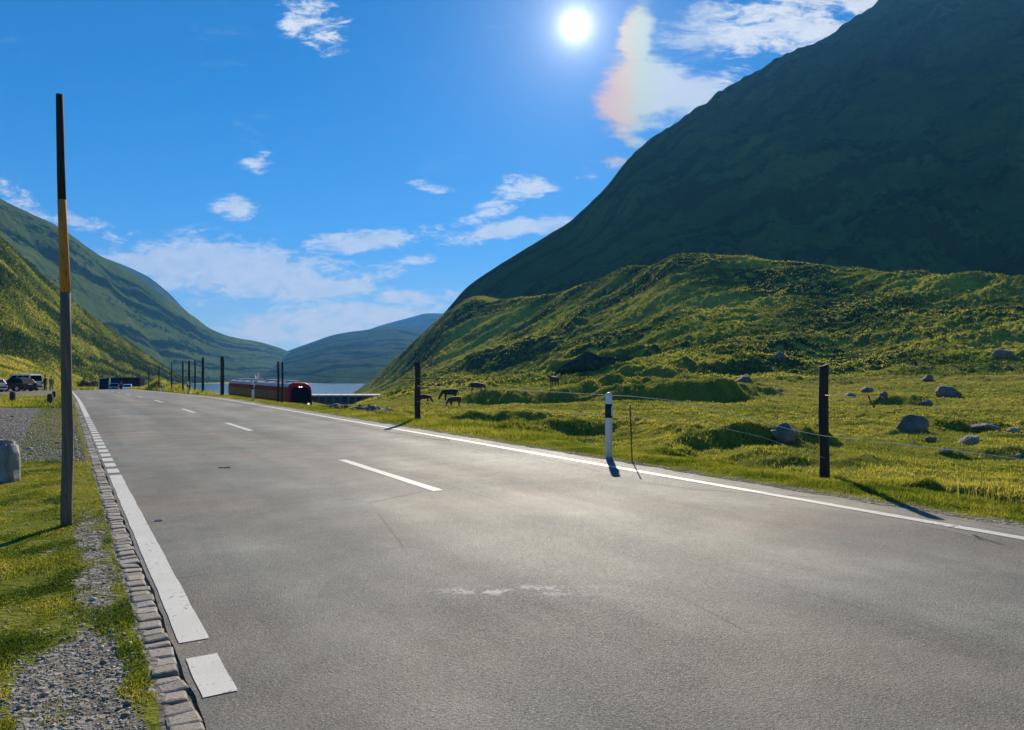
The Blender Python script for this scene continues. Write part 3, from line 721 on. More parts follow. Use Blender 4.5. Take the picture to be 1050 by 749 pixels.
# pebbles on the bare patch and the gravel pull-in
def pebbles(name, x, y, r, mat):
    bm = bmesh.new(); bmesh.ops.create_icosphere(bm, subdivisions=1, radius=1); 
    bv = np.array([v.co[:] for v in bm.verts]); bf = np.array([[v.index for v in f.verts] for f in bm.faces]); bm.free()
    n = len(x); z = ground_parts(x, y)[0]
    s = np.stack([r * RNG.uniform(.7, 1.4, n), r * RNG.uniform(.7, 1.3, n), r * RNG.uniform(.35, .75, n)], 1)
    jit = bv[None] * RNG.uniform(.7, 1.25, (n, len(bv), 1)); a = RNG.uniform(0, 6.28, n)
    V = jit * s[:, None, :]
    ca, sa = np.cos(a)[:, None], np.sin(a)[:, None]
    X = V[..., 0] * ca - V[..., 1] * sa + x[:, None]; Y = V[..., 0] * sa + V[..., 1] * ca + y[:, None]; Zz = V[..., 2] + (z + s[:, 2] * .25)[:, None]
    o = mesh_np(name, np.stack([X, Y, Zz], -1).reshape(-1, 3), None, (bf[None] + np.arange(n)[:, None, None] * len(bv)).reshape(-1, 3), mat, False, None,
                dict(tint=np.repeat(RNG.uniform(0, 1, n), len(bv))))
    return tag(o, kind='stuff', cat='gravel')
t = NT('pebble_stone'); c = t.ramp(t.attr('tint'), [(0, (.17, .145, .11)), (.55, (.33, .29, .225)), (.92, (.47, .42, .34)), (1, (.62, .58, .49))])
t.base(c, .85); t.bump(t.noise(t.coord(), 80, 4), .4, .004); M_pebble = t.m
x, y, n_, u_ = scatter_nu(42000, -.9, .37, 2.6, 9.5)
k = RNG.uniform(0, 1, len(x)) < np.clip(bell(n_, -.24, .28, .06) * bell(u_, -3, 4.8, .5) * 1.1 + .35 * bell(n_, .05, .34, .08) * bell(u_, 4.7, 9.2, 1.2) + .05, 0, 1); x, y = x[k], y[k]
pebbles('gravel', x, y, np.exp(RNG.normal(math.log(.0042), .5, len(x))), M_pebble)
x, y, p_, d_ = scatter_px(26000, -40, 112, 12.3, 30)
n_, u_ = nu(x, y); k = n_ < .3; x, y = x[k], y[k]
pebbles('gravel', x, y, np.exp(RNG.normal(math.log(.010), .45, len(x))), M_pebble)

# ================================================================== THINGS
_hd = np.exp(np.arange(math.log(3), math.log(600), .004))
def hit(px, py):
    """distance and point where the ground is first met under that bearing and elevation"""
    z = ground_parts((px - CX) / F * _hd, _hd)[0]
    yp = HY + (EYE - z) / _hd * F
    i = int(np.argmax(yp <= py)); d = float(_hd[i])
    return Vector(((px - CX) / F * d, d, float(z[i]))), d

# ---- materials for things
def wood(name, c1, c2, sc=1.0):
    t = NT(name); v = t.coord((18 * sc, 18 * sc, 1.2 * sc)); v2 = t.coord()
    n = t.noise(v, 2.2, 6, .7, .5)
    c = t.ramp(n, [(.3, c1), (.7, c2)]); c = t.mix(t.mapr(t.noise(v, 5., 4), .6, .7), c, tuple(q * .35 for q in c1))
    c = t.mix(t.math('MULTIPLY', t.mapr(t.noise(v2, 3., 4), .5, .7), .4), c, tuple(q * .6 for q in c2))
    t.base(c, .85, 0, .3); t.bump(n, .6, .012); return t.m
M_wood = wood('weathered_grey_wood', (.085, .074, .060), (.19, .168, .138))
M_wood_dark = wood('dark_wood', (.012, .011, .010), (.035, .030, .027))  # dark wood; on the pole top its tone carries the silhouette shade
M_wood_orange = wood('faded_orange_paint', (.42, .16, .022), (.62, .28, .055))
M_postwood = wood('fence_post_wood', (.020, .017, .015), (.062, .050, .042))
M_plastic = simple('white_plastic', (.78, .78, .76), .45, var=.05)
M_black = simple('black_band_plastic', (.012, .012, .014), .5)
M_refl = simple('reflector_lens', (.55, .56, .58), .15, .4)
M_wire = simple('steel_wire', (.05, .05, .05), .5, .6); M_strand = simple('white_fence_cord', (.62, .60, .56), .7)
M_rubber = simple('tyre_rubber', (.015, .015, .016), .8); M_rim = simple('alloy_rim', (.35, .36, .37), .35, .8)
M_glass = simple('dark_window_glass', (.008, .012, .018), .5, 0, .08)
M_lamp = simple('lamp_lens', (.75, .76, .78), .12); M_tail = simple('tail_lamp_lens', (.35, .012, .01), .2)
M_carblack = simple('black_car_paint', (.008, .009, .012), .4, 0, .2, .05); M_carwhite = simple('white_car_paint', (.72, .72, .71), .25, 0, .6, .04)
M_carsilver = simple('silver_car_paint', (.50, .51, .53), .28, .5, .5, .04); M_carblue = simple('blue_car_paint', (.03, .07, .17), .22, 0, .6, .05)
M_coach = simple('dark_blue_coach_paint', (.008, .018, .040), .9, 0, .03, .1); M_trim = simple('dark_trim', (.02, .02, .022), .6)
M_red = simple('red_train_paint', (.32, .010, .024), .6, 0, .15, .1, 2); M_roof = simple('grey_train_roof', (.58, .55, .55), .6, 0, .2, .15, 1.5)
M_skin = simple('skin', (.45, .27, .19), .6); M_cloth_black = simple('black_cloth', (.012, .012, .015), .9); M_jeans = simple('blue_denim', (.05, .08, .15), .9)
M_cloth_tan = simple('tan_cloth', (.30, .19, .10), .9); M_cloth_red = simple('red_cloth', (.32, .04, .04), .9); M_hair = simple('dark_hair', (.02, .014, .01), .7)
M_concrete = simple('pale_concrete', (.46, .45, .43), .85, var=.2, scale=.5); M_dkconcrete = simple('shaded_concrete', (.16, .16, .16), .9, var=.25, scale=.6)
M_stone_dark = rock_material('backlit_granite', (.055, .060, .050))  # backlit shade of the small boundary stones put into a darker granite
M_trainglass = simple('train_window_glass', (.035, .050, .065), .4, 0, .2)
M_granite = rock_material('pale_granite', (.33, .33, .32))

# ---- tall snow pole at the left verge
base, _ = hit(68, 540); d0 = base.y
def polept(px, y): return Vector(((px - CX) / F * d0, d0, EYE - (y - HY) * d0 / F))
def pole_section(name, pts, rad, mat, root):
    bm = bmesh.new(); seg = 12; rings = []
    for (p, r) in zip(pts, rad):
        rings.append([bm.verts.new(p + Vector((math.cos(2*math.pi*k/seg) * r, math.sin(2*math.pi*k/seg) * r * .9, 0))) for k in range(seg)])
    for i in range(len(rings) - 1):
        for k in range(seg): bm.faces.new((rings[i][k], rings[i][(k+1) % seg], rings[i+1][(k+1) % seg], rings[i+1][k]))
    bm.faces.new(rings[0]); bm.faces.new(rings[-1])
    o = obj_bm(name, bm, mat, None, True)
    o.parent = root; o.location = -root.location
    return o
sp = tag(empty('snow_pole', base), 'tall wooden snow pole with a faded orange band standing in the left grass', 'pole')
w = .0485
low = [(68.2, 552), (68, 520), (69.3, 470), (69.6, 440), (68.4, 400), (67.6, 350), (67, 300)]
mid_ = [(67, 300), (65.8, 265), (64.6, 235), (63.4, 205)]
top_ = [(63.4, 205), (62.4, 165), (61.6, 130), (61, 97)]
pole_section('lower_shaft', [polept(*q) for q in low], [w*1.1, w*1.08, w*1.05, w*1.08, w*1.0, w*.98, w*.95], M_wood, sp)
pole_section('orange_band', [polept(*q) for q in mid_], [w*.95 + .001, w*.9, w*.84, w*.78 + .001], M_wood_orange, sp)
pole_section('silhouette_tip', [polept(*q) for q in top_], [w*.78, w*.74, w*.70, w*.66], M_wood_dark, sp)  # pole top in silhouette, its darkness painted into the wood colour

# ---- roadside fence posts
def fence_post(px, top, d, wd, label, square=True, lean=0.0, cat='post'):
    p = at(px, d); ht = EYE - (top - HY) * d / F - p.z
    root = tag(empty('fence_post', p), label, cat, 'wooden posts along the right road edge')
    bm = bmesh.new(); seg = 10; n = 9; rings = []
    ph = random.uniform(0, 6)
    for i in range(n):
        z = -.25 + (ht + .25) * i / (n - 1); r = wd / 2 * (1.05 - .08 * i / n) * (1 + .05 * math.sin(ph + i * 1.7))
        rings.append([bm.verts.new((lean * z + r * (1 + .07 * math.sin(3 * a + ph)) * math.cos(a) + .006 * math.sin(i + ph), r * (1 + .06 * math.cos(2 * a + ph)) * math.sin(a), z + (.02 * math.cos(a) if i == n - 1 else 0)))
                      for a in [2 * math.pi * k / seg for k in range(seg)]])
    for i in range(n - 1):
        for k in range(seg): bm.faces.new((rings[i][k], rings[i][(k+1) % seg], rings[i+1][(k+1) % seg], rings[i+1][k]))
    bm.faces.new(rings[0]); bm.faces.new(rings[-1])
    o = obj_bm('shaft', bm, M_postwood, root, True)
    bm = bmesh.new(); prt = wd * .56
    bm_tube(bm, [(lean*ht*.74, -prt - .035, ht * .74), (lean*ht*.74, -prt + .02, ht * .74)], .012, 6)
    bm_tube(bm, [(lean*ht*.74, -prt - .03, ht * .74 - .03), (lean*ht*.74, -prt - .03, ht * .74 + .03)], .018, 8)
    obj_bm('wire_insulator', bm, M_black, root)
    return p, ht
POSTS = [(845.5, 375, 11.0, .141, 'nearest wooden fence post, beside the edge line and the boulder meadow', -.008),
         (428, 372, 23.0, .178, 'dark wooden fence post in front of the grazing cows', 0),
         (285.4, 371, 35.4, .105, 'slim dark post, left one of the pair before the train cab', 0),
         (289.6, 371, 34.6, .095, 'slim dark post, right one of the pair before the train cab', 0),
         (228, 366, 47.8, .23, 'thick dark post before the tail of the red train', 0),
         (208, 367, 54.6, .19, 'dark post just left of the thick post by the train', 0),
         (200, 369, 57.9, .11, 'thin post between two thicker ones left of the train', 0),
         (194, 370, 60.6, .19, 'brownish thick post, third to the left of the train', 0),
         (187.5, 370, 64, .15, 'dark post right behind the delineator by the grass mound', 0),
         (176, 372, 70.8, .11, 'post at the right end of the grass mound', 0),
         (163, 376, 80, .12, 'post rising from the middle of the grass mound', 0),
         (152.5, 378, 90.7, .12, 'small distant post at the left end of the grass mound', 0),
         (143.5, 381, 102, .12, 'tiny far post above the parked dark coach', 0),
         (136, 383, 115, .12, 'farthest tiny fence post, beyond the road crest', 0)]
tops = {}
for (px, tp, d, wd, lab, ln_) in POSTS:
    tops[px] = fence_post(px, tp, d, wd, lab, lean=ln_)

def PXY(px, y, d): return Vector(((px - CX) / F * d, d, EYE - (y - HY) * d / F))
def wire(name, pts, r, mat, label, cat, parent=None, seg=6):
    bm = bmesh.new(); bm_tube(bm, pts, r, seg)
    o = obj_bm(name, bm, mat, parent, True)
    if parent is None: tag(o, label, cat)
    return o
def sag(a, b, s, n=10):
    return [a.lerp(b, i / n) - Vector((0, 0, s * 4 * (i / n) * (1 - i / n))) for i in range(n + 1)]
wire('fence_wire', sag(PXY(208, 375.5, 54.5), PXY(228, 377, 47.6), .05) + sag(PXY(228, 377, 47.6), PXY(285.4, 381, 35.2), .12)[1:] , .013, M_wire, 'dark wire running from post to post before the red train', 'wire')
wire('fence_wire', sag(PXY(289.6, 381.3, 34.4), PXY(428, 388, 21.0), .10), .010, M_wire, 'dark wire crossing in front of the lake and gallery', 'wire')
w2 = wire('fence_wire', sag(PXY(428, 388, 21.05), PXY(482, 388.8, 18.7), .0), .011, M_wire, 'short dark wire with a V hanger right of the cow post', 'wire')
bm = bmesh.new(); bm_tube(bm, [PXY(470.5, 388.9, 19.2), PXY(474.5, 394.5, 19.05), PXY(480, 389.1, 18.9)], .009, 6); obj_bm('wire_hanger', bm, M_wire, w2)
w3 = wire('fence_wire', sag(PXY(846, 405.5, 9.9), PXY(912, 407.5, 8.9), .01), .0035, M_wire, 'thin wire with a V hanger right of the nearest post', 'wire')
bm = bmesh.new(); bm_tube(bm, [PXY(890.5, 406.5, 9.2), PXY(896, 418, 9.12), PXY(902.5, 407, 9.02)], .010, 6); obj_bm('wire_hanger', bm, M_postwood, w3)
wire('electric_fence_wire', [PXY(428, 396, 21.05), PXY(500, 398.5, 17.9), PXY(590, 403.5, 14.2), PXY(646, 406.5, 12.4), PXY(690, 411, 11.7), PXY(760, 427, 10.9), PXY(812, 441, 10.3), PXY(846, 447.5, 9.88), PXY(872, 450, 9.5), PXY(980, 462, 8.3), PXY(1100, 478, 7.3)], .0042, M_strand, 'pale upper electric fence cord passing behind the near marker post', 'cord')
wire('electric_fence_wire', [PXY(428, 412, 21.05), PXY(520, 421, 17), PXY(590, 424.5, 14.2), PXY(646, 428, 12.4), PXY(705, 431, 11.5), PXY(780, 448, 10.6), PXY(846, 470, 9.88)], .0025, M_strand, 'pale lower electric fence cord at knee height behind the marker post', 'cord')
rb = at(648.5, 12.45)
wire('fence_rod', [rb - Vector((0, 0, .2)), rb + Vector((-.015, 0, .3)), PXY(646, 414.5, 12.42)], .011, M_wire, 'thin dark steel fence rod beside the black banded marker post', 'rod')

# ---- white delineator posts
def delineator(n, u, ht, label):
    p = P(n, u); p.z = gz(p.x, p.y)
    root = tag(empty('marker_post', p, TH), label, 'marker post', 'white delineator posts on the right verge')
    def sect(name, z0, z1, mat, grow=0, dome=False):
        bm = bmesh.new(); seg = 20; rings = []
        lv = [(z0, 1), (z1, 1)] if not dome else [(z0, 1), (z1 - .06, 1), (z1 - .03, .9), (z1 - .01, .62), (z1, .25)]
        for z, s in lv:
            rings.append([bm.verts.new(((.066 + grow) * s * math.cos(a), (.055 + grow) * s * math.sin(a), z)) for a in [2*math.pi*k/seg for k in range(seg)]])
        for i in range(len(rings) - 1):
            for k in range(seg): bm.faces.new((rings[i][k], rings[i][(k+1) % seg], rings[i+1][(k+1) % seg], rings[i+1][k]))
        bm.faces.new(rings[0]); bm.faces.new(rings[-1])
        return obj_bm(name, bm, mat, root, False)
    for a in (sect('post_body', -.2, ht, M_plastic, 0, True),): 
        for q in a.data.polygons: q.use_smooth = True
    b = sect('black_band', ht - .44, ht - .20, M_black, .003)
    for q in b.data.polygons: q.use_smooth = len(q.vertices) == 4
    bm = bmesh.new(); bm_box(bm, (.03, -.057, ht - .32), (.04, .014, .17)); obj_bm('reflector', bm, M_refl, root, bevel=.004)
    return root
delineator(8.13, 10.28, 1.13, 'near white marker post with a black band beside the edge line')
delineator(8.15, 39.1, 1.02, 'white marker post in front of the red train')
delineator(8.1, 62.0, .95, 'white marker post with dark top beside the grass mound')
delineator(8.1, 80.0, .75, 'tiny white marker post in front of the grass mound')

# ---- scraps lying on the asphalt
def scrap(px, py, wpx, mat, label, name):
    p = PXY(px, py, EYE * F / (py - HY)); W = wpx * p.y / F / 2
    n_, u_ = nu(p.x, p.y); p.z = float(zroad(u_)) + .003
    bm = bmesh.new(); k = 14; rr = random.Random(int(px))
    ring = [(W * (1 + .25 * rr.uniform(-1, 1)) * math.cos(2*math.pi*i/k), W * .62 * (1 + .25 * rr.uniform(-1, 1)) * math.sin(2*math.pi*i/k)) for i in range(k)]
    lo = [bm.verts.new((a, b, 0)) for a, b in ring]; hi = [bm.verts.new((a * .9, b * .9, .008 + .005 * math.sin(i))) for i, (a, b) in enumerate(ring)]
    for i in range(k): bm.faces.new((lo[i], lo[(i+1) % k], hi[(i+1) % k], hi[i]))
    bm.faces.new(hi); bm.faces.new(list(reversed(lo)))
    o = obj_bm(name, bm, mat); o.location = p; return tag(o, label, 'litter')
scrap(230, 480, 11, M_wood_dark, 'flat dark scrap lying in the left lane of the road', 'flat_scrap')
scrap(163, 534.5, 8, simple('pink_paper', (.62, .42, .38), .8), 'small pale pink scrap beside the long white edge bar', 'paper_scrap')
# ---- stones
def rock(px, py, wpx, hpx, label, mat=None, seed=0, depth=1.0, cat='rock', name='boulder', rough=.33, group=None, sink=.5):
    mat = mat or M_rock
    p, d = hit(px, py); W = wpx * d / F / 2; H = hpx * d / F
    bm = bmesh.new(); bmesh.ops.create_icosphere(bm, subdivisions=4, radius=1)
    rr = random.Random(seed * 13 + 5); planes = []
    for _ in range(11):
        dv = Vector((rr.gauss(0, 1), rr.gauss(0, 1), rr.gauss(0, .8) + .25)).normalized(); planes.append((dv, rr.uniform(.55, .86)))
    for v in bm.verts:
        q = v.co.copy(); s = Vector((seed * 3.1, seed * 1.7, seed * .9))
        cell = mnoise.cell_vector(q * 1.3 + s)
        k = 1 + rough * mnoise.noise(q * 1.1 + s) + rough * .35 * mnoise.noise(q * 2.7 + s) + rough * .15 * mnoise.noise(q * 6 + s)
        q = q * k
        for (dv, lim) in planes:
            e = q.dot(dv) - lim
            if e > 0: q -= dv * e * .9
        k2 = 1 + .05 * mnoise.noise(q * 4.5 + s); q *= k2
        v.co = Vector((q.x * W * 1.1, q.y * W * depth, q.z * H * .62 + H * (.5 - sink * .5)))
    o = obj_bm(name, bm, mat, None, True); o.location = p + Vector((0, W * depth * .6, 0)); o.rotation_euler = (0, 0, random.uniform(-.3, .3))
    o.location.z = gz(o.location.x, o.location.y)
    return tag(o, label, cat, group)
ROCKS = [(939, 443, 30, 19, 'rounded dark boulder alone in the middle of the right meadow', M_rock),
         (978, 408, 24, 15, 'large grey boulder with a deep shadow at the foot of the hillside', M_rock),
         (1014, 442, 29, 9, 'long low grey rock lying above the pale whitish stone', M_rock),
         (999, 455, 21, 10, 'pale whitish stone lying just below the long low rock', M_rock_pale),
         (971, 466, 9, 4, 'small bright stone in the grass below the rounded dark boulder', M_rock_pale),
         (1046, 470, 7, 4, 'small bright stone at the right border of the meadow', M_rock_pale),
         (956, 454, 11, 5, 'small grey stone right below the rounded dark boulder', M_rock),
         (952, 415, 14, 6, 'flat grey stone left of the large foothill boulder', M_rock),
         (1041, 444, 12, 5, 'small flat stone right of the long low rock', M_rock_pale),
         (891, 403, 14, 7, 'grey stone right of the nearest post, by the hill foot', M_rock),
         (874, 407, 11, 5, 'pale stone just right of the nearest post', M_rock_pale),
         (908, 411, 9, 8, 'upright grey stone beside the wire hanger', M_rock),
         (954, 391, 12, 7, 'mossy grey rock on the lower hillside above the flat stone', M_rock),
         (1034, 368, 20, 9, 'grey rock group high on the hillside near the right border', M_rock),
         (808, 456, 33, 17, 'mossy boulder at the right end of the dark ditch bank', M_rock),
         (766, 392, 20, 8, 'grey rock beside the pale trodden track', M_rock),
         (801, 372, 15, 9, 'dark rock on the heath slope above the track', M_rock)]
for i, (px, py, wp, hp, lab, mt) in enumerate(ROCKS): rock(px, py, wp, hp, lab, mt, i + 3)
# outcrop on the slope
M_outcrop = simple('dark_outcrop', (.042, .058, .034), 1.0, spec=0.0, var=.6, scale=1.2, bump=.8)
blocks = [rock(px_, py_, w_, h_, None, M_outcrop, sd, .6, None, 'rock_outcrop', .6, sink=.35) for px_, py_, w_, h_, sd in
          [(588, 380, 40, 17, 51), (603, 380, 46, 22, 57), (619, 380, 40, 15, 63)]]
for q in blocks: q.location = (q.location.x, blocks[1].location.y, gz(q.location.x, blocks[1].location.y))
bm = bmesh.new(); bpy.context.view_layer.update()
for q in blocks:
    k0 = len(bm.verts); bm.from_mesh(q.data); bm.verts.ensure_lookup_table()
    bmesh.ops.transform(bm, matrix=q.matrix_world, verts=bm.verts[k0:])
oc = Vector(blocks[1].location)
for v in bm.verts: v.co -= oc
for q in blocks: bpy.data.objects.remove(q, do_unlink=True)
o = obj_bm('rock_outcrop', bm, M_outcrop, None, True); o.location = oc
tag(o, 'broad dark rock outcrop below the hillside, behind the far cow', 'outcrop')

def standing_stone(px, py, wpx, hpx, label, seed):
    p, d = hit(px, py); W = wpx * d / F; H = hpx * d / F
    bm = bmesh.new(); bm_box(bm, (0, 0, H / 2 - .06), (W, W * .8, H + .12))
    bmesh.ops.bevel(bm, geom=list(bm.edges), offset=W * .14, segments=2, affect='EDGES')
    bmesh.ops.subdivide_edges(bm, edges=list(bm.edges), cuts=3, use_grid_fill=True)
    for v in bm.verts:
        v.co += Vector((mnoise.noise(v.co * 5 + Vector((seed, 0, 0))), mnoise.noise(v.co * 5 + Vector((0, seed, 0))), mnoise.noise(v.co * 5 + Vector((0, 0, seed))))) * W * .10
        v.co.x *= 1 - .12 * v.co.z / H
    o = obj_bm('boundary_stone', bm, M_granite if wpx > 10 else M_stone_dark, None, True); o.location = p
    return tag(o, label, 'boundary stone', 'granite boundary stones around the gravel')
standing_stone(3.5, 494, 27, 42, 'large rough granite boundary stone at the near edge of the gravel', 3)
standing_stone(13, 412, 5.2, 9.5, 'small dark boundary stone in front of the black estate car', 8)
standing_stone(51.5, 414.5, 5.4, 10.5, 'small dark boundary stone left of the snow pole', 12)
standing_stone(55.3, 409.5, 3.0, 8, 'slim dark boundary stone half behind the one by the snow pole', 15)

# loose rubble at the foot of the verge before the gallery
x, y, p_, d_ = scatter_px(500, 338, 400, 31, 42)
pebbles('rubble', x, y, RNG.uniform(.06, .22, len(x)), M_rock)

# ---- cows
def cow(px, py, hpx, face, label, mat, grazing=True, patch=None):
    p, d = hit(px, py); Hc = hpx * d / F
    s = Hc / 1.38
    bm = bmesh.new(); sk = bm.verts.layers.skin.verify()
    def V(c, r, r2=None):
        v = bm.verts.new(c); v[sk].radius = (r, r2 or r); return v
    def chain(a, pts):
        for (c, r) in pts:
            b = V(c, r); bm.edges.new((a, b)); a = b
        return a
    hip = V((-.62, 0, 1.02), .30, .33); hip[sk].use_root = True
    mid = V((-.12, 0, .98), .33, .38); sho = V((.42, 0, 1.02), .30, .35)
    bm.edges.new((hip, mid)); bm.edges.new((mid, sho))
    chain(hip, [((-.86, 0, 1.12), .14), ((-.95, 0, .95), .035), ((-.96, 0, .5), .03)])
    if grazing: chain(sho, [((.74, 0, .95), .21), ((.98, 0, .62), .155), ((1.10, 0, .36), .15), ((1.20, 0, .10), .095)])
    else: chain(sho, [((.72, 0, 1.22), .20), ((.95, 0, 1.42), .15), ((1.15, 0, 1.36), .14), ((1.38, 0, 1.22), .095)])
    for sy in (-1, 1):
        chain(hip, [((-.66, sy * .20, .74), .17), ((-.56, sy * .21, .56), .10), ((-.70, sy * .21, .38), .07), ((-.66, sy * .21, .06), .06), ((-.62, sy * .21, .0), .075)])
        chain(sho, [((.44, sy * .19, .70), .13), ((.47, sy * .19, .40), .075), ((.45, sy * .19, .08), .06), ((.49, sy * .19, .0), .075)])
    me = bpy.data.meshes.new('cow'); bm.to_mesh(me); bm.free()
    o = bpy.data.objects.new('cow', me); COL.objects.link(o); me.materials.append(mat)
    m = o.modifiers.new('skin', 'SKIN'); m.use_smooth_shade = True
    m = o.modifiers.new('smooth', 'SUBSURF'); m.levels = 1; m.render_levels = 1
    o.location = p; o.rotation_euler = (0, 0, face); o.scale = (s, s, s)
    tag(o, label, 'cow', 'cows grazing in the meadow')
    hx, hz = ((1.02, .55) if grazing else (.98, 1.50))
    for sy in (-1, 1):
        bm = bmesh.new(); bm_tube(bm, [(hx, sy * .13, hz), (hx + .02, sy * .27, hz + .03), (hx + .04, sy * .34, hz - .02)], .045, 6, .02)
        obj_bm('ear', bm, mat, o, True)
    for sy in (-1, 1):
        bm = bmesh.new(); bm_tube(bm, [(hx - .03, sy * .08, hz + .05), (hx - .02, sy * .2, hz + .16), (hx + .04, sy * .22, hz + .26)], .03, 6, .008)
        obj_bm('horn', bm, M_rock_pale, o, True)
    bm = bmesh.new(); bmesh.ops.create_icosphere(bm, subdivisions=2, radius=.16)
    for v in bm.verts: v.co = Vector((v.co.x * 1.1 - .42, v.co.y, v.co.z * .7 + .66))
    obj_bm('udder', bm, M_skin, o, True)
    return o
M_cow = simple('dark_brown_cow_hide', (.030, .022, .018), .8, var=.3); M_cow2 = simple('brown_cow_hide', (.055, .036, .026), .8, var=.3)
cow(461, 411, 13, math.pi + .25, 'dark cow grazing right above the lowest cow, right of the post', M_cow)
cow(466, 418, 11, math.pi + .5, 'dark cow nearest the road, lowest of the grazing cows', M_cow2)
cow(489.5, 404.5, 11.5, .1, 'brown cow grazing alone on the slope under the V hanger', M_cow2)
cow(435.5, 413.5, 9.5, .05, 'dark cow half hidden behind the wooden fence post', M_cow)
cow(568, 396, 10, math.pi - .9, 'lone cow standing far left of the dark rock outcrop', M_cow2, False)

# ---- people
def person(p, rz, s, label, top, legs, bag=False):
    def skin(name, verts, edges, mat, parent=None, root=0):
        me = bpy.data.meshes.new(name); me.from_pydata([v[:3] for v in verts], edges, [])
        o = bpy.data.objects.new(name, me); COL.objects.link(o); me.materials.append(mat)
        m = o.modifiers.new('skin', 'SKIN'); m.use_smooth_shade = True
        for i, v in enumerate(verts): me.skin_vertices[0].data[i].radius = (v[3], v[4] if len(v) > 4 else v[3])
        me.skin_vertices[0].data[root].use_root = True
        m = o.modifiers.new('smooth', 'SUBSURF'); m.levels = 1; m.render_levels = 2
        if parent: o.parent = parent
        return o
    Vv = [(0,0,.95,.13,.10),(0,0,1.15,.12,.09),(0,0,1.38,.15,.10),(0,0,1.50,.055),(0,.01,1.60,.085,.09),(0,.015,1.70,.075,.08),
          (.19,0,1.40,.055),(.24,.02,1.13,.042),(.20,.16,.98,.032),(.19,.22,.94,.035),(-.19,0,1.40,.055),(-.25,.02,1.13,.042),(-.24,.08,.90,.032),(-.23,.10,.82,.035),
          (.10,0,.90,.085),(.12,.03,.50,.06),(.13,0,.09,.042),(.14,.14,.04,.04),(-.10,0,.90,.085),(-.13,-.02,.50,.06),(-.15,-.06,.09,.042),(-.16,.08,.04,.04)]
    E = [(0,1),(1,2),(2,3),(3,4),(4,5),(2,6),(6,7),(7,8),(8,9),(2,10),(10,11),(11,12),(12,13),(0,14),(14,15),(15,16),(16,17),(0,18),(18,19),(19,20),(20,21)]
    body = skin('person', Vv, E, M_skin)
    g = lambda i, k=1.18, a=.012: (*Vv[i][:3], Vv[i][3] * k + a, (Vv[i][4] if len(Vv[i]) > 4 else Vv[i][3]) * k + a)
    skin('jacket', [g(0), g(1), g(2), g(6), g(7), g(8), g(10), g(11), g(12)], [(0,1),(1,2),(2,3),(3,4),(4,5),(2,6),(6,7),(7,8)], top, body, 1)
    skin('trousers', [g(0, 1.1), g(14), g(15), g(16), g(18), g(19), g(20)], [(0,1),(1,2),(2,3),(0,4),(4,5),(5,6)], legs, body)
    bm = bmesh.new(); bmesh.ops.create_icosphere(bm, subdivisions=3, radius=.105)
    for v in bm.verts: v.co = Vector((v.co.x * .92, v.co.y - .012, v.co.z * .95 + 1.70))
    for v in [q for q in bm.verts if q.co.z < 1.69 and q.co.y > .03]: v.co.y = .03
    obj_bm('hair', bm, M_hair, body, True)
    body.location = p; body.rotation_euler = (0, 0, rz); body.scale = (s, s, s)
    return tag(body, label, 'person')
q = at(46.3, 84); person(q, 2.6, 1.0, 'person in a black jacket and blue jeans standing behind the white van', M_cloth_black, M_jeans)
q = at(52.6, 83); person(q, -2.2, .93, 'slim person in tan clothes standing right of the person in black', M_cloth_tan, M_cloth_tan)

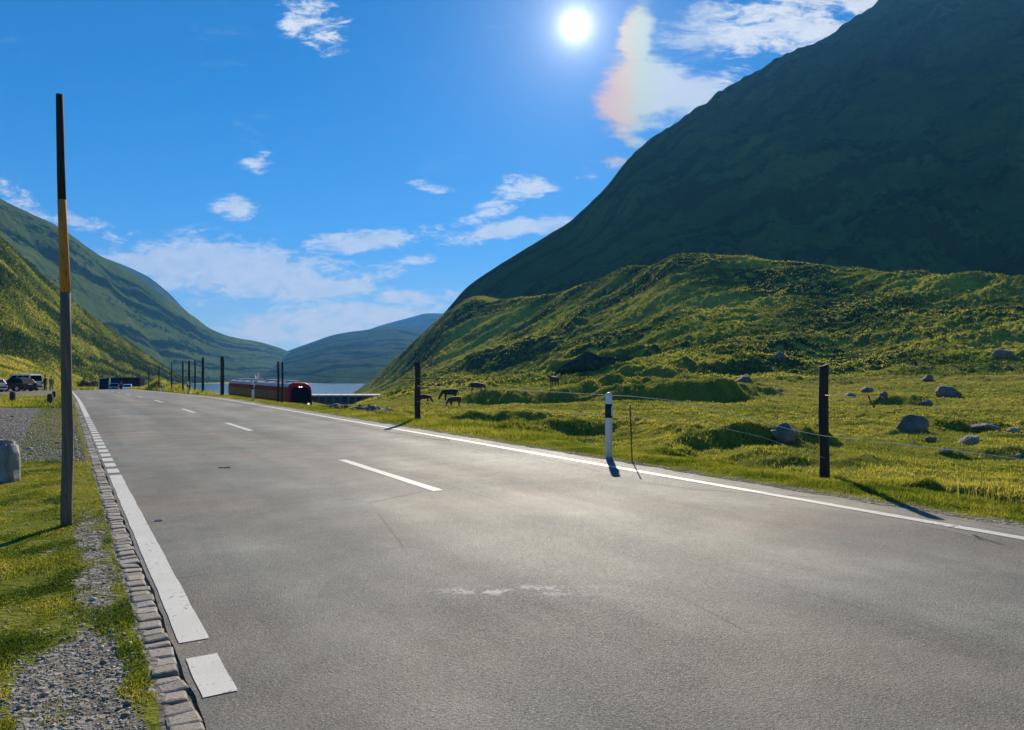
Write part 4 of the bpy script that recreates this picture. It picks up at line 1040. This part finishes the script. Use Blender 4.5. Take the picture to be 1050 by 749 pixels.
# ---- road vehicles
def arch(y, r=.36, zc=.32, z0=.26, n=7):
    a0 = math.asin(max(-1, min(1, (z0 - zc) / r)))
    return [(y + r * math.cos(a), zc + r * math.sin(a)) for a in np.linspace(math.pi - a0, a0, n)]
def tapered(bm, poly, half, z0, z1, k):
    def hw(z): return half * (1 - (1 - k) * max(0, min(1, (z - z0) / (z1 - z0))))
    A = [bm.verts.new((-hw(z), y, z)) for y, z in poly]; B = [bm.verts.new((hw(z), y, z)) for y, z in poly]
    n = len(poly)
    for i in range(n): bm.faces.new((A[i], A[(i+1) % n], B[(i+1) % n], B[i]))
    bm.faces.new(list(reversed(A))); bm.faces.new(B)
    return hw
def vehicle(name, loc, rz, label, cat, paint, L, W, H, van=False, group=None, open_bed=False):
    r = tag(empty(name, loc, rz), label, cat, group)
    f, b, wb = L / 2, -L / 2, L * .29
    h = W / 2; belt = H * .62 if not van else H * .56
    low = [(b + .02, .30)] + arch(-wb) + arch(wb) + [(f - .04, .26), (f, .42), (f - .03, .62), (f - .25, belt * .80), (f - 1.05, belt * .97), (f - 1.25, belt), (b + .08, belt + .03), (b - .02, belt * .75), (b - .03, .45)]
    if van: low[-9 + 2:] = [(f, .45), (f - .03, .75), (f - .2, belt * .86), (f - .75, belt), (b + .03, belt + .02), (b, .5)]
    bm = bmesh.new(); prism(bm, low, 'x', -h, h); obj_bm('body', bm, paint, r, bevel=.05)
    if van: top = [(f - .72, belt - .01), (f - 1.55, H - .08), (f - 1.9, H), (b + .15, H - .02), (b + .04, H - .15), (b + .02, belt - .01)]
    else: top = [(f - 1.22, belt - .01), (f - 2.05, H - .05), (f - 2.5, H), (b + .75, H - .05), (b + .42, H - .14), (b + .10, belt - .01)]
    bm = bmesh.new(); hw = tapered(bm, top, h - .02, belt, H, .80 if not van else .88); obj_bm('cabin', bm, paint, r, bevel=.045)
    za, zb = belt + .05, H - .16
    def line(p0, p1, z): return p0[0] + (p1[0] - p0[0]) * (z - p0[1]) / (p1[1] - p0[1])
    yf = lambda z: line(top[0], top[1], z); yr = lambda z: line(top[-1], top[-2] if not van else top[-2], z)
    cuts = np.linspace(0, 1, 4)
    for sx in (-1, 1):
        for i in range(3):
            bm = bmesh.new(); vs_ = []
            for z, rev in ((za, 0), (zb, 1)):
                a = yr(z) + .10 + (yf(z) - .12 - yr(z) - .10) * cuts[i] + .03; c = yr(z) + .10 + (yf(z) - .12 - yr(z) - .10) * cuts[i + 1] - .03
                pr = [(sx * (hw(z) + .008), a, z), (sx * (hw(z) + .008), c, z)]
                vs_ += pr if not rev else pr[::-1]
            bm.faces.new([bm.verts.new(q) for q in vs_]); bmesh.ops.solidify(bm, geom=list(bm.faces), thickness=.012)
            obj_bm('side_window', bm, M_glass, r)
    for nm, fn, sg in (('windscreen', yf, 1), ('rear_window', yr, -1)):
        bm = bmesh.new(); o_ = .012 * sg
        bm.faces.new([bm.verts.new(q) for q in [(-hw(za) + .1, fn(za) + o_, za), (hw(za) - .1, fn(za) + o_, za), (hw(zb) - .1, fn(zb) + o_, zb), (-hw(zb) + .1, fn(zb) + o_, zb)]])
        bmesh.ops.solidify(bm, geom=list(bm.faces), thickness=.012); obj_bm(nm, bm, M_glass, r)
    for sx in (-1, 1):
        for y in (-wb, wb):
            bm = bmesh.new(); seg = 20
            res = bmesh.ops.create_cone(bm, cap_ends=True, segments=seg, radius1=.32, radius2=.32, depth=.2)
            bmesh.ops.transform(bm, matrix=Matrix.Translation((sx * (h - .09), y, .32)) @ Matrix.Rotation(math.pi / 2, 4, 'Y'), verts=res['verts'])
            wl = obj_bm('wheel', bm, M_rubber, r, bevel=.03)
            bm = bmesh.new(); res = bmesh.ops.create_cone(bm, cap_ends=True, segments=seg, radius1=.21, radius2=.19, depth=.03)
            bmesh.ops.transform(bm, matrix=Matrix.Translation((sx * (h + .012), y, .32)) @ Matrix.Rotation(sx * math.pi / 2, 4, 'Y'), verts=res['verts'])
            obj_bm('rim', bm, M_rim, wl)
        bm = bmesh.new(); bm_box(bm, (sx * (h - .24), f - .07, belt * .72), (.34, .14, .14)); obj_bm('headlight', bm, M_lamp, r, bevel=.03)
        bm = bmesh.new(); bm_box(bm, (sx * (h - .12), b - .005, belt * .86), (.2, .08, .26 if van else .18)); obj_bm('tail_light', bm, M_tail, r, bevel=.02)
        bm = bmesh.new(); bm_box(bm, (sx * (h + .09), yf(za) - .25, za + .06), (.18, .1, .13)); obj_bm('mirror', bm, paint, r, bevel=.03)
    for yb, zb_ in ((b - .03, .5), (f - .02, .42)):
        bm = bmesh.new(); bm_box(bm, (0, yb, zb_), (W * .9, .1, .17)); obj_bm('bumper', bm, M_trim, r, bevel=.03)
    bm = bmesh.new(); bm_box(bm, (0, b - .035, .78), (.5, .02, .11)); obj_bm('number_plate', bm, M_plastic, r)
    return r
rzL = math.radians(76)      # parked nose to the left of the view
vehicle('parked_car', at(16.5, 80), rzL, 'black estate car parked at the left edge in front of a white van', 'car', M_carblack, 3.7, 1.78, 1.48)
vehicle('parked_van', at(22.0, 86), rzL + .05, 'white van with tinted side windows parked behind the black estate car', 'van', M_carwhite, 4.0, 1.9, 1.93, True)
vehicle('parked_car', at(-15.5, 76), rzL - .06, 'white car cut off by the left border of the view', 'car', M_carwhite, 4.0, 1.75, 1.46)
FACE = math.pi
vehicle('parked_car', at(117, 150), FACE + .48, 'blue car facing the viewer beyond the road crest', 'car', M_carblue, 4.2, 1.8, 1.6)
vehicle('parked_car', at(130.5, 148), FACE + .40, 'small white car beside the dark coach beyond the crest', 'car', M_carwhite, 3.9, 1.7, 1.5)
q = at(124.3, 143); person(q, 3.0, 1.0, 'person in red standing between the two cars beyond the crest', M_cloth_red, M_cloth_black)

def coach(px, d, rz):
    g = at(px, d); r = tag(empty('coach', g, rz), 'long dark blue coach standing across the view beyond the road crest', 'coach')
    L, W, H = 7.4, 2.5, 3.35
    bm = bmesh.new(); poly = [(-L/2, .4)] + arch(-L*.28, .52, .5, .4) + arch(L*.32, .52, .5, .4) + [(L/2, .4), (L/2 + .05, 1.3), (L/2 - .25, H - .2), (L/2 - .5, H), (-L/2 + .1, H), (-L/2, H - .2)]
    prism(bm, poly, 'x', -W/2, W/2); obj_bm('body', bm, M_coach, r, bevel=.08)
    for sx in (-1, 1):
        for i in range(4):
            bm = bmesh.new(); bm_box(bm, (sx * (W/2 + .006), -L/2 + 1.0 + i * 1.62, 2.2), (.02, 1.5, .95)); obj_bm('window', bm, M_glass, r)
        for y in (-L*.28, L*.32):
            bm = bmesh.new(); res = bmesh.ops.create_cone(bm, cap_ends=True, segments=20, radius1=.48, radius2=.48, depth=.3)
            bmesh.ops.transform(bm, matrix=Matrix.Translation((sx * (W/2 - .14), y, .48)) @ Matrix.Rotation(math.pi/2, 4, 'Y'), verts=res['verts'])
            obj_bm('wheel', bm, M_rubber, r, bevel=.04)
    bm = bmesh.new(); bm.faces.new([bm.verts.new(q) for q in [(-1.1, L/2 + .03, 1.45), (1.1, L/2 + .03, 1.45), (1.05, L/2 - .2, 3.0), (-1.05, L/2 - .2, 3.0)]])
    bmesh.ops.solidify(bm, geom=list(bm.faces), thickness=.02); obj_bm('windscreen', bm, M_glass, r)
coach(128.5, 165, math.radians(94))

def shelter(px, d):
    g = at(px, d); r = tag(empty('bus_shelter', g, .25), 'small glazed shelter with white upright frames at the road crest', 'shelter')
    W, D, H = 1.95, 1.1, 2.75
    for sx in (-1, 1):
        bm = bmesh.new(); prism(bm, [(-D/2, 0), (-D/2 + .2, 0), (-D/2 + .75, H), (-D/2 + .55, H)], 'x', sx * W/2 - .1, sx * W/2 + .1); obj_bm('upright', bm, M_plastic, r)
    bm = bmesh.new(); prism(bm, [(-D/2 + .1, .15), (-D/2 + .14, .15), (-D/2 + .64, H - .1), (-D/2 + .60, H - .1)], 'x', -W/2 + .1, W/2 - .1); obj_bm('glass_panel', bm, M_coach, r)
    bm = bmesh.new(); bm_box(bm, (0, .1, H + .05), (W + .1, D * .6, .1)); obj_bm('roof', bm, M_trim, r)
shelter(107, 152)

def shed(px, py, d):
    g = at(px, d); r = tag(empty('shed', g, .1), 'small dark shed at the foot of the left green hillside', 'shed')
    W, D, H = 5.0, 3.5, 2.0
    bm = bmesh.new(); bm_box(bm, (0, 0, H/2 - .6), (W, D, H + 1.2)); obj_bm('wall', bm, M_wood_dark, r)
    bm = bmesh.new(); prism(bm, [(-D/2 - .3, H), (-D/2 - .3, H + .12), (0, H + .85), (D/2 + .3, H + .12), (D/2 + .3, H), (0, H + .7)], 'x', -W/2 - .3, W/2 + .3); obj_bm('roof', bm, M_dkconcrete, r)
    bm = bmesh.new(); bm_box(bm, (.6, -D/2 - .03, .85), (.9, .06, 1.7)); obj_bm('door', bm, M_wood, r)
    bm = bmesh.new(); bm_box(bm, (-1.3, -D/2 - .03, 1.2), (.8, .06, .6)); obj_bm('window', bm, M_glass, r)
shed(97, 382, 300)

# bushes added to stand in for a dark shaded bank beyond the crest
def leaf_mat():
    t = NT('bush_leaves'); c = t.ramp(t.attr('tint'), [(0, (.012, .022, .008)), (.6, (.03, .05, .016)), (1, (.06, .085, .025))]); t.base(c, .8, 0, .2); return t.m
M_leaf = leaf_mat()
def bush(px, d, wpx, hpx, label, n=2600):
    g = at(px, d); W = wpx * d / F / 2; H = hpx * d / F
    r = tag(empty('bush', g), label, 'bush', 'bushes added in place of a shaded bank at the foot of the left slope')
    a = RNG.normal(0, 1, (n, 3)); a /= np.linalg.norm(a, axis=1)[:, None]
    rad = RNG.uniform(.55, 1.05, n) * (1 + .35 * np.sin(a[:, 0] * 5 + px) * np.cos(a[:, 2] * 4 + a[:, 1] * 3))
    c = a * rad[:, None] * np.array([W, W * .7, H * .55]) + np.array([0, 0, H * .45]); c[:, 2] = np.maximum(c[:, 2], .05)
    s = RNG.uniform(.08, .2, n)[:, None]; d1 = RNG.normal(0, 1, (n, 3)) * s; d2 = RNG.normal(0, 1, (n, 3)) * s
    V = np.stack([c, c + d1, c + d1 * .6 + d2], 1).reshape(-1, 3)
    mesh_np('foliage', V, None, np.arange(n * 3).reshape(-1, 3), M_leaf, False, r, dict(tint=np.repeat(RNG.uniform(0, 1, n), 3)))
    bm = bmesh.new()
    for k in range(5): bm_tube(bm, [(0, 0, -.1), (random.uniform(-.4, .4) * W, random.uniform(-.3, .3) * W, H * .5)], .05, 6, .02)
    obj_bm('stem', bm, M_postwood, r)
bush(86, 185, 15, 14, 'dark green bush added for a shaded bank, just right of the snow pole beyond the road')
bush(96, 188, 16, 13, 'dark green bush added for a shaded bank, next to the shelter beyond the road')

# ---- train and railway gallery
def train():
    d = 84; px = 309
    p = Vector(((px - CX) / F * d, d, -3.32)); r = tag(empty('train', p, TH), 'red train with a grey roof and dark cab front below the road', 'train')
    sec = [(0, 3.60), (.62, 3.55), (1.02, 3.36), (1.24, 3.02), (1.32, 2.5), (1.32, .75), (1.22, .55)]
    full = [(x, z) for x, z in sec] + [(-x, z) for x, z in reversed(sec) if x > 0]
    def car(y0, y1, nose=False):
        bm = bmesh.new(); rings = []
        ys = [(y0, .93, .88), (y0 + .35, .985, .965), (y0 + .9, 1, 1), (y1, 1, 1)] if nose else [(y0, 1, 1), (y1, 1, 1)]
        for y, sx, sz in ys: rings.append([bm.verts.new((x * sx, y + (.28 * max(0, z - 1.6) * (1 if y == y0 and nose else .3 if nose and y < y0 + .5 else 0)), .55 + (z - .55) * sz)) for x, z in full])
        n = len(full)
        for i in range(len(rings) - 1):
            for k in range(n): bm.faces.new((rings[i][k], rings[i][(k+1) % n], rings[i+1][(k+1) % n], rings[i+1][k]))
        bm.faces.new(rings[0]); bm.faces.new(list(reversed(rings[-1])))
        b = obj_bm('carriage', bm, M_red, r, bevel=.05)
        bm = bmesh.new(); rp = [(x * 1.012, z + .015) for x, z in sec[:4]]; rf = rp + [(-x, z) for x, z in reversed(rp) if x > 0]
        ins = [(x * .97, z - .05) for x, z in reversed(rf)]
        prism(bm, rf + ins, 'y', y0 + (1.1 if nose else .1), y1 - .1); obj_bm('roof', bm, M_roof, b)
        for i in range(3):
            bm = bmesh.new(); bm_box(bm, (0, y0 + 4 + i * 5, 3.68), (1.0, 2.0, .18)); obj_bm('roof_unit', bm, M_roof, b, bevel=.03)
        for sx in (-1, 1):
            yy0, yy1 = y0 + (1.6 if nose else .6), y1 - .6; k = 7
            for i in range(k):
                a = yy0 + (yy1 - yy0) * i / k + .12; c = yy0 + (yy1 - yy0) * (i + 1) / k - .12
                bm = bmesh.new(); bm_box(bm, (sx * 1.322, (a + c) / 2, 2.02), (.03, c - a, .95)); obj_bm('window', bm, M_trainglass, b)
            bm = bmesh.new(); bm_box(bm, (sx * 1.326, (y0 + y1) / 2 + (.5 if nose else 0), 1.05), (.02, y1 - y0 - 2.2, .10)); obj_bm('white_stripe', bm, M_plastic, b)
        bm = bmesh.new(); bm_box(bm, (0, (y0 + y1) / 2, .42), (2.1, y1 - y0 - 1.4, .5)); obj_bm('underframe', bm, M_trim, b)
        for yb in (y0 + 2.8, y1 - 2.8):
            for dy in (-.9, .9):
                for sx in (-1, 1):
                    bm = bmesh.new(); res = bmesh.ops.create_cone(bm, cap_ends=True, segments=18, radius1=.36, radius2=.36, depth=.12)
                    bmesh.ops.transform(bm, matrix=Matrix.Translation((sx * .62, yb + dy, .36)) @ Matrix.Rotation(math.pi/2, 4, 'Y'), verts=res['verts']); obj_bm('wheel', bm, M_trim, b)
        return b
    c1 = car(0, 18.6, True); c2 = car(19.3, 36.5)
    for yg in (18.95,):
        bm = bmesh.new(); bm_box(bm, (0, yg, 1.9), (2.2, .9, 2.7)); obj_bm('gangway', bm, M_trim, r)
    # cab front: dark glazing, lamps
    def fr(x, z): return (x, -.015 + .28 * max(0, z - 1.6) * 1.0 - .02, z)
    bm = bmesh.new(); bm.faces.new([bm.verts.new(fr(x, z)) for x, z in [(-1.08, .95), (1.08, .95), (1.12, 1.6)]] + [bm.verts.new(fr(-1.12, 1.6))])
    bmesh.ops.solidify(bm, geom=list(bm.faces), thickness=.015); obj_bm('front_panel', bm, M_coach, c1)
    bm = bmesh.new(); bm.faces.new([bm.verts.new(fr(x, z)) for x, z in [(-1.12, 1.62), (1.12, 1.62), (1.02, 2.62), (.75, 3.0), (-.75, 3.0), (-1.02, 2.62)]])
    bmesh.ops.solidify(bm, geom=list(bm.faces), thickness=.015); obj_bm('windscreen', bm, M_glass, c1)
    for x, z, s in ((-.8, 1.15, .2), (.8, 1.15, .2), (-.12, 3.05, .16), (.12, 3.05, .16)):
        bm = bmesh.new(); q = fr(x, z); bm_box(bm, (q[0], q[1] - .03, q[2]), (s, .08, s * .8)); obj_bm('headlight', bm, M_lampon, c1, bevel=.02)
    # pantograph on the second carriage
    bm = bmesh.new()
    for sx in (-.45, .45): bm_tube(bm, [(sx, 21.0, 3.7), (sx * .8, 22.2, 4.25), (sx * .6, 21.0, 4.75)], .035, 6)
    bm_box(bm, (0, 21.0, 4.78), (1.5, .12, .06)); obj_bm('pantograph', bm, M_rim, c2)
    bm = bmesh.new(); bm_box(bm, (-.3, 20.6, 4.15), (.28, .12, 1.0)); obj_bm('white_insulator', bm, M_plastic, c2, bevel=.03)
t = NT('lit_headlamp'); t.base((.9, .9, .88), .3); t.b.inputs['Emission Color'].default_value = (1, .97, .9, 1); t.b.inputs['Emission Strength'].default_value = .8; M_lampon = t.m
train()
bm = bmesh.new()
for n0 in (21.6, 22.7):
    a, b = P(n0, 70), P(n0, 150); a.z = b.z = -3.30
    bm_tube(bm, [a, b], .05, 6)
o = obj_bm('railway_rails', bm, M_rim); tag(o, kind='structure')

def gallery():
    d = 200; px0, px1 = 300, 391
    x0, x1 = (px0 - CX) / F * d, (px1 - CX) / F * d
    zt, zb = EYE - (405.2 - HY) * d / F, EYE - (418 - HY) * d / F
    r = tag(empty('railway_gallery', (x0, d, zb)), 'low concrete railway gallery with a pale flat roof before the lake', 'gallery')
    L, H = x1 - x0, zt - zb
    bm = bmesh.new(); prism(bm, [(-.15, H - .38), (-.15, H - .05), (7.5, H + .05), (7.5, H - .38)], 'x', 0, L); obj_bm('roof', bm, M_concrete, r)
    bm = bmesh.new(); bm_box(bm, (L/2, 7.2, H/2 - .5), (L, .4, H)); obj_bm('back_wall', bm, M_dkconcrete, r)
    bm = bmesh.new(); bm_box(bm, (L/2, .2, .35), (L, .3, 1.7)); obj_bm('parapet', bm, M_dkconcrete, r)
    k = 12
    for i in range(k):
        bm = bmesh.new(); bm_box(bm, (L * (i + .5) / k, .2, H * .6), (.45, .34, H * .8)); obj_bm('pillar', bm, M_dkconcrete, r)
gallery()

# ------------------------------------------------------------------ air
def haze():
    m = bpy.data.materials.new('valley_air'); m.use_nodes = True
    nt = m.node_tree; nt.nodes.remove(nt.nodes['Principled BSDF'])
    vol = nt.nodes.new('ShaderNodeVolumePrincipled')
    vol.inputs['Color'].default_value = (.12, .43, 1.0, 1); vol.inputs['Density'].default_value = HAZE_D
    vol.inputs['Anisotropy'].default_value = .15
    nt.links.new(vol.outputs[0], nt.nodes['Material Output'].inputs['Volume'])
    bm = bmesh.new(); bm_box(bm, (0, 2780, 470), (7200, 5760, 980))
    tag(obj_bm('haze', bm, m), kind='stuff')
HAZE_D = 1.55e-4
haze()

# ------------------------------------------------------------------ sky, sun, camera
world = bpy.data.worlds.new('World'); scene.world = world; world.use_nodes = True
w = NT.__new__(NT); w.t = world.node_tree; w.n = w.t.nodes; w.l = w.t.links
bg = w.n['Background']
sky = w.node('ShaderNodeTexSky', sky_type='NISHITA'); sky.sun_disc = False
sky.sun_elevation = SUN_EL; sky.sun_rotation = SUN_AZ
sky.altitude = 2000; sky.air_density = 1.0; sky.dust_density = .1; sky.ozone_density = 4.0
hsv = w.node('ShaderNodeHueSaturation'); hsv.inputs['Saturation'].default_value = 1.36; hsv.inputs['Value'].default_value = 1.0
w.link(sky.outputs[0], hsv.inputs['Color'])
col = hsv.outputs[0]
tc = w.node('ShaderNodeTexCoord'); sep = w.node('ShaderNodeSeparateXYZ'); w.link(tc.outputs['Generated'], sep.inputs[0])
yy = w.math('MAXIMUM', sep.outputs[1], .08)
cu = w.math('DIVIDE', sep.outputs[0], yy); cv = w.math('DIVIDE', sep.outputs[2], yy)
comb = w.node('ShaderNodeCombineXYZ'); w.link(cu, comb.inputs[0]); w.link(cv, comb.inputs[1])
front = w.mapr(sep.outputs[1], .1, .3)
low = w.mapr(sep.outputs[2], .17, .0); col = w.mix(w.math('MULTIPLY', low, .62), col, (5.0, 6.3, 7.3))
# clouds: direction, size, tilt of each bank of cloud; (px, py, rx, ry, degrees, weight)
CLOUDS = [(235,276,180,31,5,1.25),(330,292,80,13,3,1.1),(130,262,75,16,14,.95),(350,330,155,22,-2,1.15),(270,340,110,15,0,.6),
          (365,250,80,11,-6,1.0),(430,241,75,12,-10,1.0),(525,236,85,11,-9,1.15),(545,190,40,15,-12,1.0),(508,211,26,11,-10,.95),(590,176,42,12,-14,.66),(630,166,26,7,-10,.6),
          (425,268,27,6,0,.9),(430,307,60,9,3,.85),(245,215,27,13,-3,.95),(268,160,16,17,-60,.55),(318,12,50,26,35,.85),(325,40,16,12,20,.6),
          (660,88,52,38,0,1.35),(655,40,22,46,10,1.15),(706,97,48,19,-4,1.2),(638,108,38,28,20,1.25),(658,146,32,9,22,.75),
          (800,20,120,44,-10,1.05),(760,45,60,20,-8,.75),(870,10,60,20,-20,.8),(15,203,42,14,25,.8),(80,230,38,12,18,.75),(440,192,26,7,12,.5),(120,250,50,14,25,.7)]
wn1 = w.node('ShaderNodeTexNoise'); w.link(comb.outputs[0], wn1.inputs['Vector']); wn1.inputs['Scale'].default_value = 7; wn1.inputs['Detail'].default_value = 3
off = w.node('ShaderNodeVectorMath', operation='SUBTRACT'); w.link(wn1.outputs['Color'], off.inputs[0]); off.inputs[1].default_value = (.5, .5, .5)
ofs = w.node('ShaderNodeVectorMath', operation='MULTIPLY_ADD'); w.link(off.outputs[0], ofs.inputs[0]); ofs.inputs[1].default_value = (.05, .03, 0); w.link(comb.outputs[0], ofs.inputs[2])
acc = None
for (px, py, rx, ry, deg, wt) in CLOUDS:
    rx *= 1.2; ry *= 1.35
    u0, v0 = (px - CX) / F, (HY - py) / F
    sb = w.node('ShaderNodeVectorMath', operation='SUBTRACT'); w.link(ofs.outputs[0], sb.inputs[0]); sb.inputs[1].default_value = (u0, v0, 0)
    rt = w.node('ShaderNodeVectorRotate', rotation_type='Z_AXIS'); w.link(sb.outputs[0], rt.inputs['Vector']); rt.inputs['Angle'].default_value = math.radians(deg)
    ml = w.node('ShaderNodeVectorMath', operation='MULTIPLY'); w.link(rt.outputs[0], ml.inputs[0]); ml.inputs[1].default_value = (F / rx, F / ry, 0)
    ln = w.node('ShaderNodeVectorMath', operation='LENGTH'); w.link(ml.outputs[0], ln.inputs[0])
    f = w.math('MULTIPLY', w.mapr(ln.outputs['Value'], 1.25, .1), wt)
    acc = f if acc is None else w.math('SMOOTH_MAX', acc, f, .1)
def skynoise(sx, sy, scale, detail, rough, dist=0.):
    mp = w.node('ShaderNodeMapping'); w.link(comb.outputs[0], mp.inputs['Vector']); mp.inputs['Scale'].default_value = (sx, sy, 1); mp.inputs['Rotation'].default_value = (0, 0, math.radians(-8))
    nn = w.node('ShaderNodeTexNoise'); w.link(mp.outputs[0], nn.inputs['Vector'])
    nn.inputs['Scale'].default_value = scale; nn.inputs['Detail'].default_value = detail; nn.inputs['Roughness'].default_value = rough; nn.inputs['Distortion'].default_value = dist
    return nn.outputs['Fac']
near_sun = w.math('MULTIPLY', w.mapr(cu, (585 - CX) / F, (605 - CX) / F), w.math('MULTIPLY', w.mapr(cu, (760 - CX) / F, (715 - CX) / F), w.mapr(cv, (HY - 185) / F, (HY - 160) / F)))
n1 = skynoise(1, 3.6, 8, 12, .68, .5); n2 = skynoise(1, 2.2, 34, 9, .72, .5)
nz = w.math('ADD', w.math('MULTIPLY', n1, .72), w.math('MULTIPLY', n2, .40))
dn = w.math('ADD', w.math('MULTIPLY', acc, 1.55), w.math('MULTIPLY', w.math('SUBTRACT', nz, .575), w.mapr(near_sun, 0, 1, 7.5, 3.6)))
cover = w.math('MULTIPLY', w.math('MULTIPLY', w.mapr(dn, .35, 1.5), w.mapr(acc, .02, .3)), front)
tone = w.ramp(n2, [(.3, (6.6, 7.1, 7.6)), (.62, (8.9, 8.9, 8.7))])
# colour iris of the thin cloud beside the sun
iris = w.mapr(cu, (598 - CX) / F, (705 - CX) / F)
tone2 = w.ramp(w.math('ADD', iris, w.math('MULTIPLY', w.math('SUBTRACT', n1, .5), .5)), [(0., (7.6, 4.0, 3.0)), (.35, (8.0, 5.8, 3.4)), (.6, (6.2, 7.2, 5.3)), (1., (6.8, 7.1, 7.5))])
tone = w.mix(near_sun, tone, tone2)
col = w.mix(w.math('MULTIPLY', cover, .93), col, tone)
# bright sun and its aureole
sd = Vector((math.sin(SUN_AZ) * math.cos(SUN_EL), math.cos(SUN_AZ) * math.cos(SUN_EL), math.sin(SUN_EL)))
dt = w.node('ShaderNodeVectorMath', operation='DOT_PRODUCT'); w.link(tc.outputs['Generated'], dt.inputs[0]); dt.inputs[1].default_value = sd
ang = w.math('ARCCOSINE', w.math('MINIMUM', dt.outputs['Value'], 1.0))
core = w.math('MULTIPLY', w.math('POWER', 2.718, w.math('MULTIPLY', ang, -95.)), 36.0)
g1 = w.math('MULTIPLY', w.math('POWER', 2.718, w.math('MULTIPLY', ang, -20.)), 5.0)
g2 = w.math('MULTIPLY', w.math('POWER', 2.718, w.math('MULTIPLY', ang, -9.)), 1.2)
gs = w.math('ADD', core, g1)
add = w.mix(1.0, col, w.mix(1.0, (1., .97, .94), gs, 'MULTIPLY'), 'ADD')
add = w.mix(1.0, add, w.mix(1.0, (.75, .85, 1.), g2, 'MULTIPLY'), 'ADD')
w.link(add, bg.inputs['Color']); bg.inputs['Strength'].default_value = .066

sun = bpy.data.lights.new('sun', 'SUN'); sun.energy = 5.0; sun.angle = math.radians(.53); sun.color = (1.0, .90, .73)
so = bpy.data.objects.new('sun', sun); COL.objects.link(so)
so.rotation_euler = (-sd).to_track_quat('-Z', 'Y').to_euler()

cam = bpy.data.cameras.new('camera'); co = bpy.data.objects.new('camera', cam); COL.objects.link(co)
co.location = (0, 0, EYE); co.rotation_euler = (math.radians(90), 0, 0)
cam.sensor_fit = 'HORIZONTAL'; cam.sensor_width = 36; cam.lens = 36 * F / 1050; cam.shift_y = (HY - 374.5) / 1050
cam.clip_start = .05; cam.clip_end = 30000
scene.camera = co
vs = scene.view_settings
scene.display_settings.display_device = 'sRGB'
vs.view_transform = 'Standard'; vs.look = 'None'; vs.gamma = 1; vs.exposure = 0.75
try: vs.use_curve_mapping = False
except Exception: pass
cy = scene.cycles
cy.use_denoising = True; cy.max_bounces = 6; cy.diffuse_bounces = 2; cy.glossy_bounces = 2; cy.transmission_bounces = 3; cy.volume_bounces = 0
cy.transparent_max_bounces = 8; cy.sample_clamp_indirect = 4; cy.caustics_reflective = False; cy.caustics_refractive = False
